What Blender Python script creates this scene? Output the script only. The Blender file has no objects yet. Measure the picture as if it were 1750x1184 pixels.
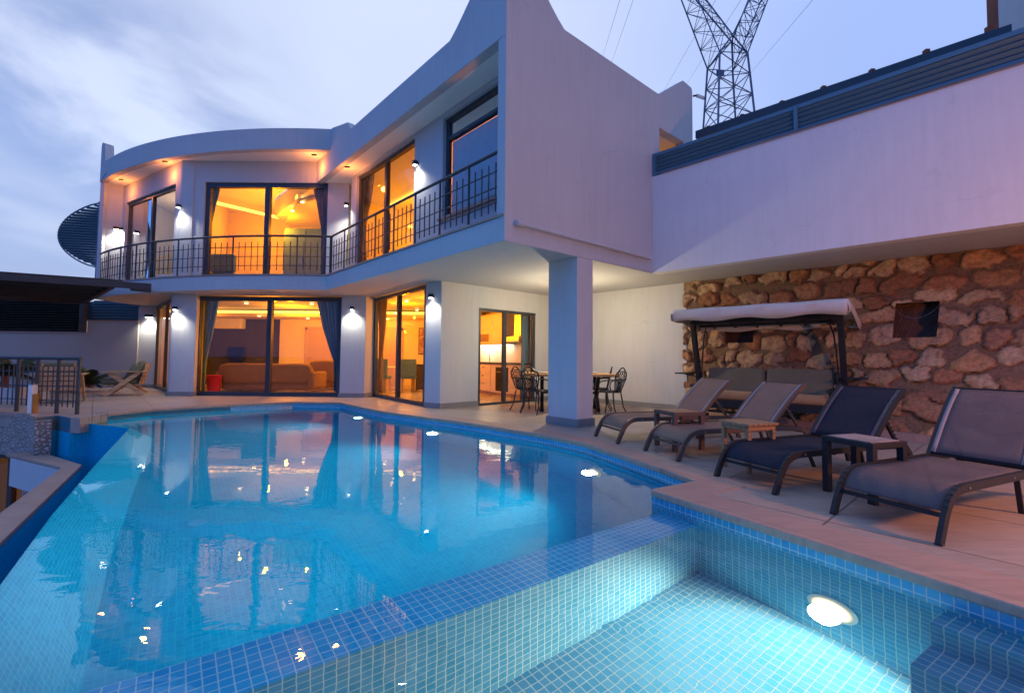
import bpy, bmesh, math, random
import numpy as np
from mathutils import Vector
R = math.radians
rng = random.Random(7)
S = bpy.context.scene
COL = S.collection

# ------------------------------------------------------------------ camera
F, CX, CY, EYE = 790.0, 875.0, 575.0, 1.05
PITCH, ROLL = R(2.65), R(0.5)
cp, sp, cr, sr = math.cos(PITCH), math.sin(PITCH), math.cos(ROLL), math.sin(ROLL)
FW = Vector((0, cp, sp)); _u = Vector((0, -sp, cp)); _r = Vector((1, 0, 0))
RT = cr * _r + sr * _u; UP = -sr * _r + cr * _u
EYEP = Vector((0, 0, EYE))

def ray(px, py):
    return FW + RT * ((px - CX) / F) - UP * ((py - CY) / F)

def G(px, py, z=0.0):
    """where the sight line through a photo pixel meets the level plane z"""
    d = ray(px, py); p = EYEP + d * ((z - EYE) / d.z)
    return (p.x, p.y, z)

def GY(px, py, y):
    d = ray(px, py); p = EYEP + d * (y / d.y)
    return (p.x, y, p.z)

def GL(px, py, a, b):
    """... meets the upright plane through plan points a, b"""
    d = ray(px, py); nx, ny = b[1] - a[1], a[0] - b[0]
    t = (nx * a[0] + ny * a[1]) / (nx * d.x + ny * d.y); p = EYEP + d * t
    return (p.x, p.y, p.z)

# ------------------------------------------------------------------ mesh kit
def proj(p):
    v = Vector(p) - EYEP; f = v.dot(FW); return (CX + F * v.dot(RT) / f, CY - F * v.dot(UP) / f)

class MB:
    def __init__(s):
        s.v = []; s.f = []; s.uv = {}
    def face(s, pts, uv=None):
        n = len(s.v); s.v += [tuple(p) for p in pts]
        if uv: s.uv[len(s.f)] = uv
        s.f.append(tuple(range(n, n + len(pts)))); return s
    def box(s, a, b):
        x0, y0, z0 = [min(a[i], b[i]) for i in range(3)]; x1, y1, z1 = [max(a[i], b[i]) for i in range(3)]
        n = len(s.v)
        s.v += [(x0,y0,z0),(x1,y0,z0),(x1,y1,z0),(x0,y1,z0),(x0,y0,z1),(x1,y0,z1),(x1,y1,z1),(x0,y1,z1)]
        for q in ((0,3,2,1),(4,5,6,7),(0,1,5,4),(1,2,6,5),(2,3,7,6),(3,0,4,7)):
            s.f.append(tuple(n + i for i in q))
        return s
    def bar(s, p, q, w, h, up=(0, 0, 1)):
        """a straight bar of section w x h from p to q"""
        p, q = Vector(p), Vector(q); d = (q - p).normalized(); up = Vector(up)
        if abs(d.dot(up)) > .98: up = Vector((0, 1, 0)) if abs(d.y) < .9 else Vector((1, 0, 0))
        x = d.cross(up).normalized(); y = x.cross(d).normalized()
        n = len(s.v)
        for e in (p, q):
            for i, j in ((-1,-1),(1,-1),(1,1),(-1,1)):
                s.v.append(tuple(e + x * (i * w / 2) + y * (j * h / 2)))
        for k in ((3,2,1,0),(4,5,6,7),(0,1,5,4),(1,2,6,5),(2,3,7,6),(3,0,4,7)):
            s.f.append(tuple(n + i for i in k))
        return s
    def tube(s, pts, r, n=8, closed=False):
        pts = [Vector(p) for p in pts]; rs = r if isinstance(r, (list, tuple)) else [r] * len(pts)
        m = len(pts); base = len(s.v); prev = None
        for i, p in enumerate(pts):
            a = pts[i - 1] if (i > 0 or closed) else p
            b = pts[(i + 1) % m] if (i < m - 1 or closed) else p
            d = (b - a).normalized()
            if prev is None:
                x = d.cross(Vector((0, 0, 1)))
                if x.length < .05: x = d.cross(Vector((0, 1, 0)))
            else:
                x = prev - d * prev.dot(d)
            x.normalize(); prev = x; y = d.cross(x)
            for k in range(n):
                t = 2 * math.pi * k / n
                s.v.append(tuple(p + (x * math.cos(t) + y * math.sin(t)) * rs[i]))
        for i in range(m if closed else m - 1):
            j = (i + 1) % m
            for k in range(n):
                l = (k + 1) % n
                s.f.append((base + i * n + k, base + j * n + k, base + j * n + l, base + i * n + l))
        if not closed:
            s.f.append(tuple(base + k for k in range(n)))
            s.f.append(tuple(base + (m - 1) * n + k for k in reversed(range(n))))
        return s
    def strip(s, path, prof):
        """sweep a closed profile [(across, up)] along plan points path [(x, y)] (mitred)"""
        m = len(path); k = len(prof); base = len(s.v)
        P = [Vector((p[0], p[1])) for p in path]
        for i, p in enumerate(P):
            d0 = (P[i] - P[i - 1]).normalized() if i else None
            d1 = (P[i + 1] - P[i]).normalized() if i < m - 1 else None
            d0 = d0 or d1; d1 = d1 or d0
            n0 = Vector((-d0.y, d0.x)); n1 = Vector((-d1.y, d1.x)); n = (n0 + n1).normalized(); n = n / max(.3, n.dot(n0))
            for a, u in prof: s.v.append((p.x + n.x * a, p.y + n.y * a, u))
        for i in range(m - 1):
            for j in range(k):
                l = (j + 1) % k
                s.f.append((base + i * k + j, base + (i + 1) * k + j, base + (i + 1) * k + l, base + i * k + l))
        s.f.append(tuple(base + j for j in range(k))); s.f.append(tuple(base + (m - 1) * k + j for j in reversed(range(k))))
        return s
    def poly(s, pts, z0, z1, holes=()):
        """an upright prism over a plan polygon"""
        return s.slab([[(p[0], p[1]) for p in q] for q in [pts, *holes]], lambda a, b, t: (a, b, z0 + (z1 - z0) * t))
    def panel(s, p0, d, outline, thick, holes=()):
        """an outline [(along, z)] standing on plan point p0 in direction d, thickened behind it"""
        l = math.hypot(*d); dx, dy = d[0] / l, d[1] / l
        return s.slab([outline, *holes], lambda a, b, t: (p0[0] + dx * a - dy * thick * t, p0[1] + dy * a + dx * thick * t, b))
    def slab(s, loops, fn):
        bm = bmesh.new(); es = []
        for lp in loops:
            vs = [bm.verts.new((a, b, 0)) for a, b in lp]
            es += [bm.edges.new((vs[i], vs[(i + 1) % len(vs)])) for i in range(len(vs))]
        bmesh.ops.triangle_fill(bm, edges=es, use_beauty=True)
        bm.verts.index_update(); n = len(s.v); m = len(bm.verts)
        for t in (0, 1):
            for v in bm.verts: s.v.append(fn(v.co.x, v.co.y, t))
        for f in bm.faces:
            ix = [v.index for v in f.verts]; s.f.append(tuple(n + i for i in ix)); s.f.append(tuple(n + m + i for i in reversed(ix)))
        for e in bm.edges:
            if len(e.link_faces) == 1:
                a, b = e.verts[0].index, e.verts[1].index
                s.f.append((n + a, n + b, n + m + b, n + m + a))
        bm.free(); return s
    def grid(s, P):
        """a surface from rows of points"""
        n = len(s.v); w = len(P[0])
        for row in P: s.v += [tuple(p) for p in row]
        for i in range(len(P) - 1):
            for j in range(w - 1):
                s.f.append((n + i * w + j, n + i * w + j + 1, n + (i + 1) * w + j + 1, n + (i + 1) * w + j))
        return s
    def disc(s, c, ax, r, n=20, th=.01):
        ax = Vector(ax).normalized(); c = Vector(c)
        return s.tube([c, c + ax * th], r, n)

def wpos(o):
    v = Vector((0, 0, 0))
    while o is not None:
        v += o.location; o = o.parent
    return v

def obj(name, mb, mat, parent=None, smooth=28, bevel=0, seg=2, solid=0, origin=None, subsurf=0):
    me = bpy.data.meshes.new(name)
    off = wpos(parent) if parent is not None else Vector(origin or (0, 0, 0))
    me.from_pydata([(x - off.x, y - off.y, z - off.z) for x, y, z in mb.v], [], mb.f)
    if mb.uv:
        uvl = me.uv_layers.new(name='UVMap')
        for fi, uv in mb.uv.items():
            p = me.polygons[fi]
            for k, li in enumerate(p.loop_indices): uvl.data[li].uv = uv[k]
    me.validate()
    if not mb.uv:
        bm = bmesh.new(); bm.from_mesh(me); bmesh.ops.recalc_face_normals(bm, faces=bm.faces); bm.to_mesh(me); bm.free()
    if smooth:
        me.shade_smooth(); me.set_sharp_from_angle(angle=R(smooth))
    me.materials.append(mat)
    o = bpy.data.objects.new(name, me); COL.objects.link(o)
    if parent is not None: o.parent = parent
    else: o.location = off
    if solid:
        m = o.modifiers.new('solid', 'SOLIDIFY'); m.thickness = solid; m.offset = 0
    if bevel:
        m = o.modifiers.new('bevel', 'BEVEL'); m.width = bevel; m.segments = seg; m.limit_method = 'ANGLE'; m.angle_limit = R(40)
    if subsurf:
        m = o.modifiers.new('sub', 'SUBSURF'); m.levels = subsurf; m.render_levels = subsurf
    return o

def tag(o, label, cat, group=None):
    o['label'] = label; o['category'] = cat
    if group: o['group'] = group
    return o
def thing(name, label, cat, loc=(0, 0, 0), group=None):
    o = bpy.data.objects.new(name, None); COL.objects.link(o); o.location = loc; o.empty_display_size = .1
    return tag(o, label, cat, group)
def struct(o, kind='structure'):
    o['kind'] = kind; return o
def copy_tree(o, parent=None):
    c = o.copy(); COL.objects.link(c)
    if parent is not None: c.parent = parent
    for ch in list(o.children): copy_tree(ch, c)
    return c
def put(o, x, y, z=0, yaw=0):
    o.location = (x, y, z); o.rotation_euler = (0, 0, yaw); return o

# ------------------------------------------------------------------ materials
def mat(name):
    m = bpy.data.materials.new(name); m.use_nodes = True; m.node_tree.nodes.clear(); return m, m.node_tree
def N(t, typ, ins=None, **kw):
    n = t.nodes.new(typ)
    for k, v in kw.items(): setattr(n, k, v)
    for k, v in (ins or {}).items():
        if isinstance(v, bpy.types.NodeSocket): t.links.new(v, n.inputs[k])
        else: n.inputs[k].default_value = v
    return n
def c4(c): return (c[0], c[1], c[2], 1)
def ramp(t, fac, stops):
    n = N(t, 'ShaderNodeValToRGB', {'Fac': fac}); e = n.color_ramp.elements
    while len(e) < len(stops): e.new(.5)
    for i, (p, c) in enumerate(stops): e[i].position = p; e[i].color = c4(c)
    return n.outputs['Color']
def mixc(t, f, a, b, blend='MIX'):
    n = N(t, 'ShaderNodeMix', data_type='RGBA', blend_type=blend)
    for i, v in ((0, f), (6, a), (7, b)):
        if isinstance(v, bpy.types.NodeSocket): t.links.new(v, n.inputs[i])
        else: n.inputs[i].default_value = v if i == 0 else c4(v)
    return n.outputs[2]
def coord(t, kind='Object', scale=(1, 1, 1), rot=(0, 0, 0), loc=(0, 0, 0)):
    tc = N(t, 'ShaderNodeTexCoord')
    return N(t, 'ShaderNodeMapping', {'Vector': tc.outputs[kind], 'Scale': scale, 'Rotation': rot, 'Location': loc}).outputs[0]
def noise(t, vec, scale, detail=4, rough=.55, dist=0):
    return N(t, 'ShaderNodeTexNoise', {'Vector': vec, 'Scale': scale, 'Detail': detail, 'Roughness': rough, 'Distortion': dist}).outputs[0]
def finish(t, col, rough=.6, bump=None, bs=.2, bd=.01, metal=0, spec=.5, **ex):
    ins = {'Base Color': c4(col) if isinstance(col, tuple) else col, 'Roughness': rough, 'Metallic': metal, 'Specular IOR Level': spec}
    ins.update(ex)
    if bump is not None:
        ins['Normal'] = N(t, 'ShaderNodeBump', {'Height': bump, 'Strength': bs, 'Distance': bd}).outputs[0]
    p = N(t, 'ShaderNodeBsdfPrincipled', ins)
    N(t, 'ShaderNodeOutputMaterial', {'Surface': p.outputs[0]}); return p

def m_stucco(name, c, stain=.12, bs=.35):
    m, t = mat(name); v = coord(t)
    big = noise(t, v, .9, 5); fine = noise(t, v, 90, 3); streak = noise(t, coord(t, scale=(5, 5, .5)), 2.2, 5)
    d = tuple(x * (1 - stain * 1.6) for x in c); d = (d[0], d[1] * .985, d[2] * .96)
    col = mixc(t, N(t, 'ShaderNodeMath', {0: big, 1: streak}, operation='MULTIPLY').outputs[0], c, d)
    spots = ramp(t, noise(t, v, 3.1, 6, .7), [(.60, (0, 0, 0)), (.75, (1, 1, 1))])
    col = mixc(t, N(t, 'ShaderNodeMath', {0: spots, 1: .28 * stain / .12}, operation='MULTIPLY').outputs[0], col, tuple(x * .72 for x in c))
    cw = N(t, 'ShaderNodeVectorMath', {0: v, 1: N(t, 'ShaderNodeVectorMath', {0: N(t, 'ShaderNodeTexNoise', {'Vector': v, 'Scale': 2.5, 'Detail': 5.0}).outputs[1], 3: .35}, operation='SCALE').outputs[0]}, operation='ADD').outputs[0]
    ce = N(t, 'ShaderNodeTexVoronoi', {'Vector': cw, 'Scale': .55}, feature='DISTANCE_TO_EDGE').outputs[0]
    crack = N(t, 'ShaderNodeMath', {0: ramp(t, ce, [(.0, (1, 1, 1)), (.0035, (0, 0, 0))]), 1: ramp(t, noise(t, v, .8, 2), [(.56, (0, 0, 0)), (.64, (.30, .30, .30))])}, operation='MULTIPLY').outputs[0]
    col = mixc(t, crack, col, tuple(x * .45 for x in c))
    run = ramp(t, noise(t, coord(t, scale=(9, 9, .35)), 1.6, 6, .65), [(.56, (0, 0, 0)), (.78, (.5, .5, .5))])
    col = mixc(t, N(t, 'ShaderNodeMath', {0: run, 1: stain * 2.2}, operation='MULTIPLY').outputs[0], col, (c[0] * .62, c[1] * .60, c[2] * .57))
    lump = noise(t, v, 14, 4)
    finish(t, col, .85, mixc(t, .35, fine, lump), bs, .008, spec=.25); return m
def m_plain(name, c, rough=.5, metal=0, bump=0, scale=60, var=.1, spec=.5):
    m, t = mat(name); v = coord(t)
    col = mixc(t, noise(t, v, 4, 4), tuple(x * (1 - var) for x in c), tuple(x * (1 + var) for x in c))
    r = N(t, 'ShaderNodeMapRange', {0: noise(t, v, 9, 4), 3: max(.05, rough - .1), 4: rough + .1}).outputs[0]
    finish(t, col, r, noise(t, v, scale, 3) if bump else None, bump, .004, metal, spec); return m
def m_wood(name, c, scale=1.0, axis=0, rough=.55):
    m, t = mat(name); sc = [14, 14, 14]; sc[axis] = .9
    v = coord(t, scale=tuple(x * scale for x in sc))
    n = noise(t, v, 2.4, 6, .6, .6)
    col = ramp(t, n, [(.3, tuple(x * .55 for x in c)), (.5, c), (.72, tuple(min(1, x * 1.35) for x in c))])
    finish(t, col, rough, n, .25, .003); return m
def m_fabric(name, c, scale=260, rough=.9, bs=.4, sheen=.1, thru=0.0):
    m, t = mat(name); v = coord(t)
    w = N(t, 'ShaderNodeTexWave', {'Vector': v, 'Scale': scale * .2, 'Distortion': .4}).outputs[1]
    n = noise(t, v, scale, 2); big = noise(t, v, 5, 4)
    col = mixc(t, big, tuple(x * .82 for x in c), tuple(x * 1.15 for x in c))
    p = finish(t, col, rough, mixc(t, .5, n, w), bs, .002, spec=.15, **{'Sheen Weight': sheen})
    if thru:
        mx = N(t, 'ShaderNodeMixShader', {0: thru, 1: p.outputs[0], 2: N(t, 'ShaderNodeBsdfTransparent').outputs[0]})
        out = [n for n in t.nodes if n.type == 'OUTPUT_MATERIAL'][0]; t.links.new(mx.outputs[0], out.inputs[0])
    return m
def m_emit(name, c, s):
    m, t = mat(name); e = N(t, 'ShaderNodeEmission', {'Color': c4(c), 'Strength': s})
    N(t, 'ShaderNodeOutputMaterial', {'Surface': e.outputs[0]}); return m
def m_glass(name, tint=(.93, .95, .95), ior=1.5, rough=0.0):
    m, t = mat(name)
    fr = N(t, 'ShaderNodeFresnel', {'IOR': ior}).outputs[0]
    a = N(t, 'ShaderNodeBsdfTransparent', {'Color': c4(tint)}); b = N(t, 'ShaderNodeBsdfGlossy', {'Roughness': rough})
    mx = N(t, 'ShaderNodeMixShader', {0: fr, 1: a.outputs[0], 2: b.outputs[0]})
    N(t, 'ShaderNodeOutputMaterial', {'Surface': mx.outputs[0]}); return m
def m_pooltile(name, ca, cb, grout, size=.05, wob=.004, rough=.5, spec=0):
    m, t = mat(name)
    tc = N(t, 'ShaderNodeTexCoord').outputs['UV']
    wn = N(t, 'ShaderNodeTexNoise', {'Vector': tc, 'Scale': 7.0, 'Detail': 2.0})
    off = N(t, 'ShaderNodeVectorMath', {0: wn.outputs[1], 1: (.5, .5, .5)}, operation='SUBTRACT').outputs[0]
    off = N(t, 'ShaderNodeVectorMath', {0: off, 3: wob * 2}, operation='SCALE').outputs[0]
    uv = N(t, 'ShaderNodeVectorMath', {0: tc, 1: off}, operation='ADD').outputs[0]
    b = N(t, 'ShaderNodeTexBrick', {'Vector': uv, 'Color1': c4(ca), 'Color2': c4(cb), 'Mortar': c4(grout), 'Scale': 1.0,
        'Mortar Size': size * .055, 'Mortar Smooth': .15, 'Bias': 0.0, 'Brick Width': size, 'Row Height': size}, offset=0.0, squash=1.0)
    big = noise(t, tc, 1.3, 4)
    col = mixc(t, N(t, 'ShaderNodeMath', {0: big, 1: .45}, operation='MULTIPLY').outputs[0], b.outputs[0], tuple(x * .6 for x in ca))
    hb = N(t, 'ShaderNodeMath', {0: 1.0, 1: b.outputs[1]}, operation='SUBTRACT').outputs[0]
    if spec: finish(t, col, rough, hb, .35, .002, spec=spec); return m
    d = N(t, 'ShaderNodeBsdfDiffuse', {'Color': col, 'Normal': N(t, 'ShaderNodeBump', {'Height': hb, 'Strength': .3, 'Distance': .002}).outputs[0]})
    N(t, 'ShaderNodeOutputMaterial', {'Surface': d.outputs[0]}); return m                # under water the glaze has no gloss of its own
def m_paving(name, ca, cb, grout, w, h, rot, rough=.5, mortar=.004, bs=.3):
    m, t = mat(name)
    v = coord(t, rot=(0, 0, rot)); vs = coord(t, rot=(0, 0, rot), scale=(.7, 6, 1))
    b = N(t, 'ShaderNodeTexBrick', {'Vector': v, 'Color1': c4(ca), 'Color2': c4(cb), 'Mortar': c4(grout), 'Scale': 1.0, 'Mortar Size': mortar,
        'Mortar Smooth': .3, 'Bias': 0.0, 'Brick Width': w, 'Row Height': h}, offset=0.0, squash=1.0)
    n = noise(t, vs, 5, 7, .65); dirt = noise(t, v, 1.4, 6, .6)
    col = mixc(t, .55, b.outputs[0], ramp(t, n, [(.3, (.55, .55, .55)), (.7, (1.25, 1.25, 1.25))]), 'MULTIPLY')
    col = mixc(t, N(t, 'ShaderNodeMath', {0: dirt, 1: .75}, operation='MULTIPLY').outputs[0], col, tuple(x * .5 for x in ca))
    r = N(t, 'ShaderNodeMapRange', {0: dirt, 3: rough - .15, 4: rough + .15}).outputs[0]
    hb = N(t, 'ShaderNodeMath', {0: N(t, 'ShaderNodeMath', {0: n, 1: .25}, operation='MULTIPLY').outputs[0], 1: b.outputs[1]}, operation='SUBTRACT').outputs[0]
    finish(t, col, r, hb, bs, .003); return m

M = {}
M['white'] = m_stucco('white_stucco', (.50, .51, .53), .18)
M['white2'] = m_stucco('lighter_white_stucco', (.66, .66, .67), .16)
M['whiteclean'] = m_stucco('white_soffit_paint', (.80, .79, .76), .05, .15)
M['grey_wall'] = m_stucco('grey_render', (.42, .41, .41), .12)
M['plinth'] = m_plain('grey_skirting_stone', (.20, .20, .20), .6, bump=.1)
M['frame'] = m_plain('anthracite_aluminium', (.030, .036, .046), .42, .0)
M['iron'] = m_plain('dark_painted_iron', (.035, .036, .042), .5, bump=.08, scale=140)
M['glass'] = m_glass('window_glass')
M['coated'] = m_glass('coated_glass', (.95, .95, .97), 2.1)
M['cream'] = m_plain('cream_interior_paint', (.74, .62, .32), .8, bump=.08)
M['greypaint'] = m_plain('grey_accent_paint', (.055, .055, .065), .8)
M['ifloor'] = m_paving('cream_interior_tiles', (.55, .48, .38), (.58, .50, .40), (.35, .3, .24), .8, .8, .7, .25, .003, .1)
M['deck'] = m_paving('beige_porcelain_paving', (.38, .31, .265), (.43, .35, .30), (.085, .07, .06), .9, .9, R(-42), .42, .008)
M['travertine'] = m_paving('travertine_coping', (.41, .27, .215), (.47, .32, .25), (.2, .15, .12), .6, 3.0, R(-32), .55, .004, .45)
M['tile'] = m_pooltile('blue_pool_mosaic', (.002, .31, .53), (.008, .37, .58), (.03, .43, .62), size=.045, wob=.006)
M['tileband'] = m_pooltile('blue_waterline_mosaic', (.03, .28, .50), (.06, .36, .58), (.60, .60, .56), wob=.001, rough=.2, spec=.5)
M['kidtile'] = m_pooltile('turquoise_mosaic', (.06, .29, .46), (.12, .35, .51), (.58, .66, .60), wob=.006)
M['teak'] = m_wood('weathered_teak', (.30, .165, .075))
M['oak'] = m_wood('honey_oak', (.42, .24, .09))
M['palewood'] = m_wood('pale_acacia', (.40, .26, .15))
M['textilene'] = m_fabric('taupe_mesh_fabric', (.24, .15, .11), 420, .85, .3, .0, .12)
M['textilene_blue'] = m_fabric('navy_mesh_fabric', (.022, .025, .040), 420, .85, .3, .0, .14)
M['textilene_grey'] = m_fabric('slate_mesh_fabric', (.115, .10, .108), 420, .85, .3, .0, .26)
M['brownframe'] = m_plain('taupe_powder_coat', (.10, .065, .052), .5, spec=.3)
M['darkframe'] = m_plain('graphite_powder_coat', (.014, .015, .018), .5, spec=.3)
M['canopy'] = m_fabric('cream_canvas', (.55, .50, .44), 300)
M['olive'] = m_fabric('olive_cushion', (.13, .125, .085), 240)
M['olive2'] = m_fabric('dark_olive_cushion', (.12, .125, .085), 240)
M['sand'] = m_fabric('sand_upholstery', (.30, .18, .085), 240)
M['curtain'] = m_fabric('slate_blue_curtain', (.09, .18, .29), 200)
M['curtain2'] = m_fabric('taupe_curtain', (.24, .20, .17), 200)
M['curtain3'] = m_fabric('brown_curtain', (.20, .12, .06), 200)
M['red'] = m_fabric('red_upholstery', (.45, .02, .03), 200)
M['linen'] = m_fabric('white_linen', (.75, .72, .68), 200)
M['cabinet'] = m_plain('cream_lacquer', (.62, .50, .34), .35)
M['door'] = m_plain('light_veneer_door', (.50, .34, .19), .5, var=.06)
M['steel'] = m_plain('brushed_steel', (.45, .44, .42), .3, 1)
M['black'] = m_plain('black_enamel', (.012, .012, .013), .3)
M['whiteplastic'] = m_plain('white_plastic', (.72, .70, .66), .4)
M['galv'] = m_plain('galvanised_lattice', (.10, .14, .21), .6, .2)
M['rust'] = m_plain('rusty_steel', (.20, .065, .035), .85, bump=.3, scale=40, var=.4)
M['slat'] = m_plain('dark_blue_grey_slat', (.06, .155, .23), .45)
M['brown'] = m_plain('dark_brown_paint', (.050, .036, .030), .6)
M['hem'] = m_fabric('pale_hem', (.22, .21, .24), 300)
M['lit_top_tile'] = m_pooltile('lit_top_mosaic', (.015, .34, .66), (.04, .41, .70), (.46, .66, .72), wob=.003)  # brighter mosaic copy, underwater light on the wall top put into its colour
M['dimmed_tile'] = m_pooltile('dimmed_pool_mosaic', (.006, .24, .44), (.015, .30, .50), (.08, .40, .56), size=.045, wob=.006)  # pool mosaic darkened to offset the strong light on the spillway
M['sky_sheet'] = m_fabric('pale_sky_sheet', (.80, .80, .84), 200)  # pale tone standing for sky mirrored in the wing window
M['leaf'] = m_plain('palm_leaf', (.035, .06, .022), .5, var=.35)
M['dirt'] = m_plain('dry_hillside', (.09, .085, .055), .95, var=.4)
M['wire'] = m_plain('power_cable', (.10, .11, .14), .6)
M['stonetop'] = m_paving('stone_tabletop', (.50, .42, .38), (.25, .21, .2), (.3, .25, .22), .1, .06, .3, .4, .004)
M['led'] = m_emit('warm_cove_led', (1, .46, .05), 4.0)
M['ledwhite'] = m_emit('white_lamp_lens', (1, .97, .90), 22.0)
M['ledkitchen'] = m_emit('kitchen_strip_led', (1, .95, .62), 6)
M['downlight'] = m_emit('warm_downlight_lens', (1, .66, .22), 12.0)
M['poollens'] = m_emit('pool_lamp_lens', (1, .90, .66), 16.0)
M['poollens2'] = m_emit('deep_pool_lamp_lens', (1, .86, .62), 9.0)
M['sodium'] = m_emit('sodium_lamp_glass', (1, .45, .12), 30.0)
M['amber'] = m_plain('amber_plastic', (.36, .19, .05), .4)

def m_lens(name, c, s, r):
    """lamp glass, brightest over the bulb and dimmer towards its rim"""
    m, t = mat(name); v = N(t, 'ShaderNodeTexCoord').outputs['Object']
    l = N(t, 'ShaderNodeVectorMath', {0: v}, operation='LENGTH').outputs['Value']
    f = N(t, 'ShaderNodeMapRange', {0: l, 1: r * .25, 2: r, 3: s, 4: s * .06}, interpolation_type='SMOOTHSTEP').outputs[0]
    e = N(t, 'ShaderNodeEmission', {'Color': c4(c), 'Strength': f}); N(t, 'ShaderNodeOutputMaterial', {'Surface': e.outputs[0]}); return m
M['poollens'] = m_lens('pool_lamp_lens', (1, .88, .62), 8.0, .115)
M['poollens2'] = m_lens('deep_pool_lamp_lens', (1, .90, .70), 5.0, .11)
M['drain'] = m_plain('blue_plastic', (.03, .30, .50), .5)
# ------------------------------------------------------------------ pool and terrace
WL = -.11                                                            # water level
P_END = (3.84, -.6)
chain1 = [G(500,686.6)[:2], G(583,687.7)[:2], G(655.7,702.9)[:2], G(728.6,712.9)[:2], G(785.7,720)[:2], G(857,731.4)[:2],
          G(928.6,742.5)[:2], G(1000,757)[:2], G(1060,776)[:2], G(1130,799.5)[:2], G(1192,820.6)[:2]]
left1 = [G(137,714)[:2], G(184,707)[:2], (-6.95, 9.0), (-6.0, 9.95)]
corner = G(1114,835.4)[:2]
inf_edge = [(-7.12, 7.86), (-6.05, 7.39), (-4.354, 4.896), (-3.316, 3.402), (-2.555, 2.372), (-.42, -.6)]
pool_rim = left1 + chain1 + [corner, P_END]                           # far left, round the far side, down the right side
water_out = inf_edge + [P_END] + list(reversed(left1[1:] + chain1 + [corner]))

# ground: one sheet reaching the horizon, well below the hillside terrace
mb = MB(); n = 40
mb.grid([[(-1500 + 3000 * i / n, -1500 + 3000 * j / n, -9 + .6 * math.sin(i * 1.7) * math.cos(j * 1.3)) for i in range(n + 1)] for j in range(n + 1)])
struct(obj('ground', mb, M['dirt']))
# terrace paving
deck_left = [(-9.4, 8.45), G(50,708)[:2], G(61,713)[:2], G(98,709.5)[:2], G(121,713.5)[:2], G(137,714)[:2]]
deck_out = [(-17, 8.6)] + deck_left + left1[1:] + chain1 + [corner, P_END, (9.5, -.6), (9.5, 12), (4, 18), (-17, 18)]
mb = MB().poly(deck_out, -.25, 0)
struct(obj('deck', mb, M['deck'], smooth=0))
mb = MB().poly([(-1.2, -.62), (9.5, -.62), (9.5, -5), (-1.2, -5)], -.25, 0)
struct(obj('pavement', mb, M['deck'], smooth=0))

# coping: travertine slabs, slightly proud of paving and water
def offs(path, d):
    P = [Vector(p) for p in path]; out = []
    for i, p in enumerate(P):
        d0 = (P[i] - P[i - 1]).normalized() if i else None; d1 = (P[i + 1] - P[i]).normalized() if i < len(P) - 1 else None
        d0 = d0 or d1; d1 = d1 or d0
        n0 = Vector((-d0.y, d0.x)); n = (n0 + Vector((-d1.y, d1.x))).normalized(); n /= max(.4, n.dot(n0)); out.append(tuple(p + n * d))
    return out
far = left1[1:] + chain1
o_far = offs(far, .30)
o_far[-1] = (1.93, 4.20)
right_in = [corner, P_END]
o_right = [G(1215,845)[:2], (4.19, -.36)]
loop = offs(far, -.025)[:-1] + [G(1190,822.5)[:2], G(1112,838)[:2], (P_END[0] - .03, P_END[1])] + [o_right[1], o_right[0], G(1277,832)[:2]] + list(reversed(o_far))
mb = MB().poly(loop, -.045, .007)
struct(obj('pool_coping', mb, M['travertine'], bevel=.008, smooth=30))

# pool shell: mosaic walls (uv in metres), floor, sloping spillway
def wall_uv(mb, path, z0, z1, u0=0.0):
    for a, b in zip(path, path[1:]):
        l = math.dist(a, b); k = max(1, int(l / .8))
        for i in range(k):
            s, e = i / k, (i + 1) / k
            p = (a[0] + (b[0] - a[0]) * s, a[1] + (b[1] - a[1]) * s); q = (a[0] + (b[0] - a[0]) * e, a[1] + (b[1] - a[1]) * e)
            mb.face([(*p, z0), (*q, z0), (*q, z1), (*p, z1)], [(u0 + l * s, z0), (u0 + l * e, z0), (u0 + l * e, z1), (u0 + l * s, z1)])
        u0 += l
    return mb
pd = Vector((1.06 + 1.62, 3.60 - 1.67)).normalized()                   # direction of the dividing wall
def fuv(p): return (p[0] * pd.x + p[1] * pd.y, -p[0] * pd.y + p[1] * pd.x)
def floor_uv(mb, pts, z): mb.face([(p[0], p[1], z) for p in pts], [fuv(p) for p in pts]); return mb
PF, PN = -1.5, -1.02
mb = MB(); wall_uv(mb, left1[1:] + chain1 + [corner, P_END], PF - .05, -.04)
wall_uv(mb, [P_END, (-.42, -.6)], PF - .05, -.04)
me = MB()
inner = offs(inf_edge, .32); inner[0] = (-6.95, 8.4)
for i in range(len(inf_edge) - 1):                                    # spillway sloping down into the pool, then the drop to the floor
    a, b, c, d = inf_edge[i], inf_edge[i + 1], inner[i + 1], inner[i]
    l = math.dist(a, b); k = max(1, int(l / .8))
    for q in range(k):
        f0, f1 = q / k, (q + 1) / k; a_, b_, c_, d_ = [Vector(p).lerp(Vector(r), f) for p, r, f in ((a, b, f0), (a, b, f1), (d, c, f1), (d, c, f0))]
        me.face([(*a_, WL - .006), (*b_, WL - .006), (*c_, PF), (*d_, PF)], [(l * f0, 0), (l * f1, 0), (l * f1, .98), (l * f0, .98)])
floor_uv(mb, [(p[0], p[1]) for p in inner] + [P_END] + list(reversed(left1[1:] + chain1 + [corner])), PF)
struct(obj('pool', mb, M['tile'], smooth=0)); struct(obj('pool_spillway', me, M['dimmed_tile'], smooth=0))
mb = MB(); wall_uv(mb, [(p[0] - .004, p[1] - .004) for p in left1[1:] + chain1 + [corner, P_END]], -.155, -.046)
# a two row waterline band of brighter tiles
struct(obj('pool_waterline', mb, M['tileband'], smooth=0))

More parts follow.
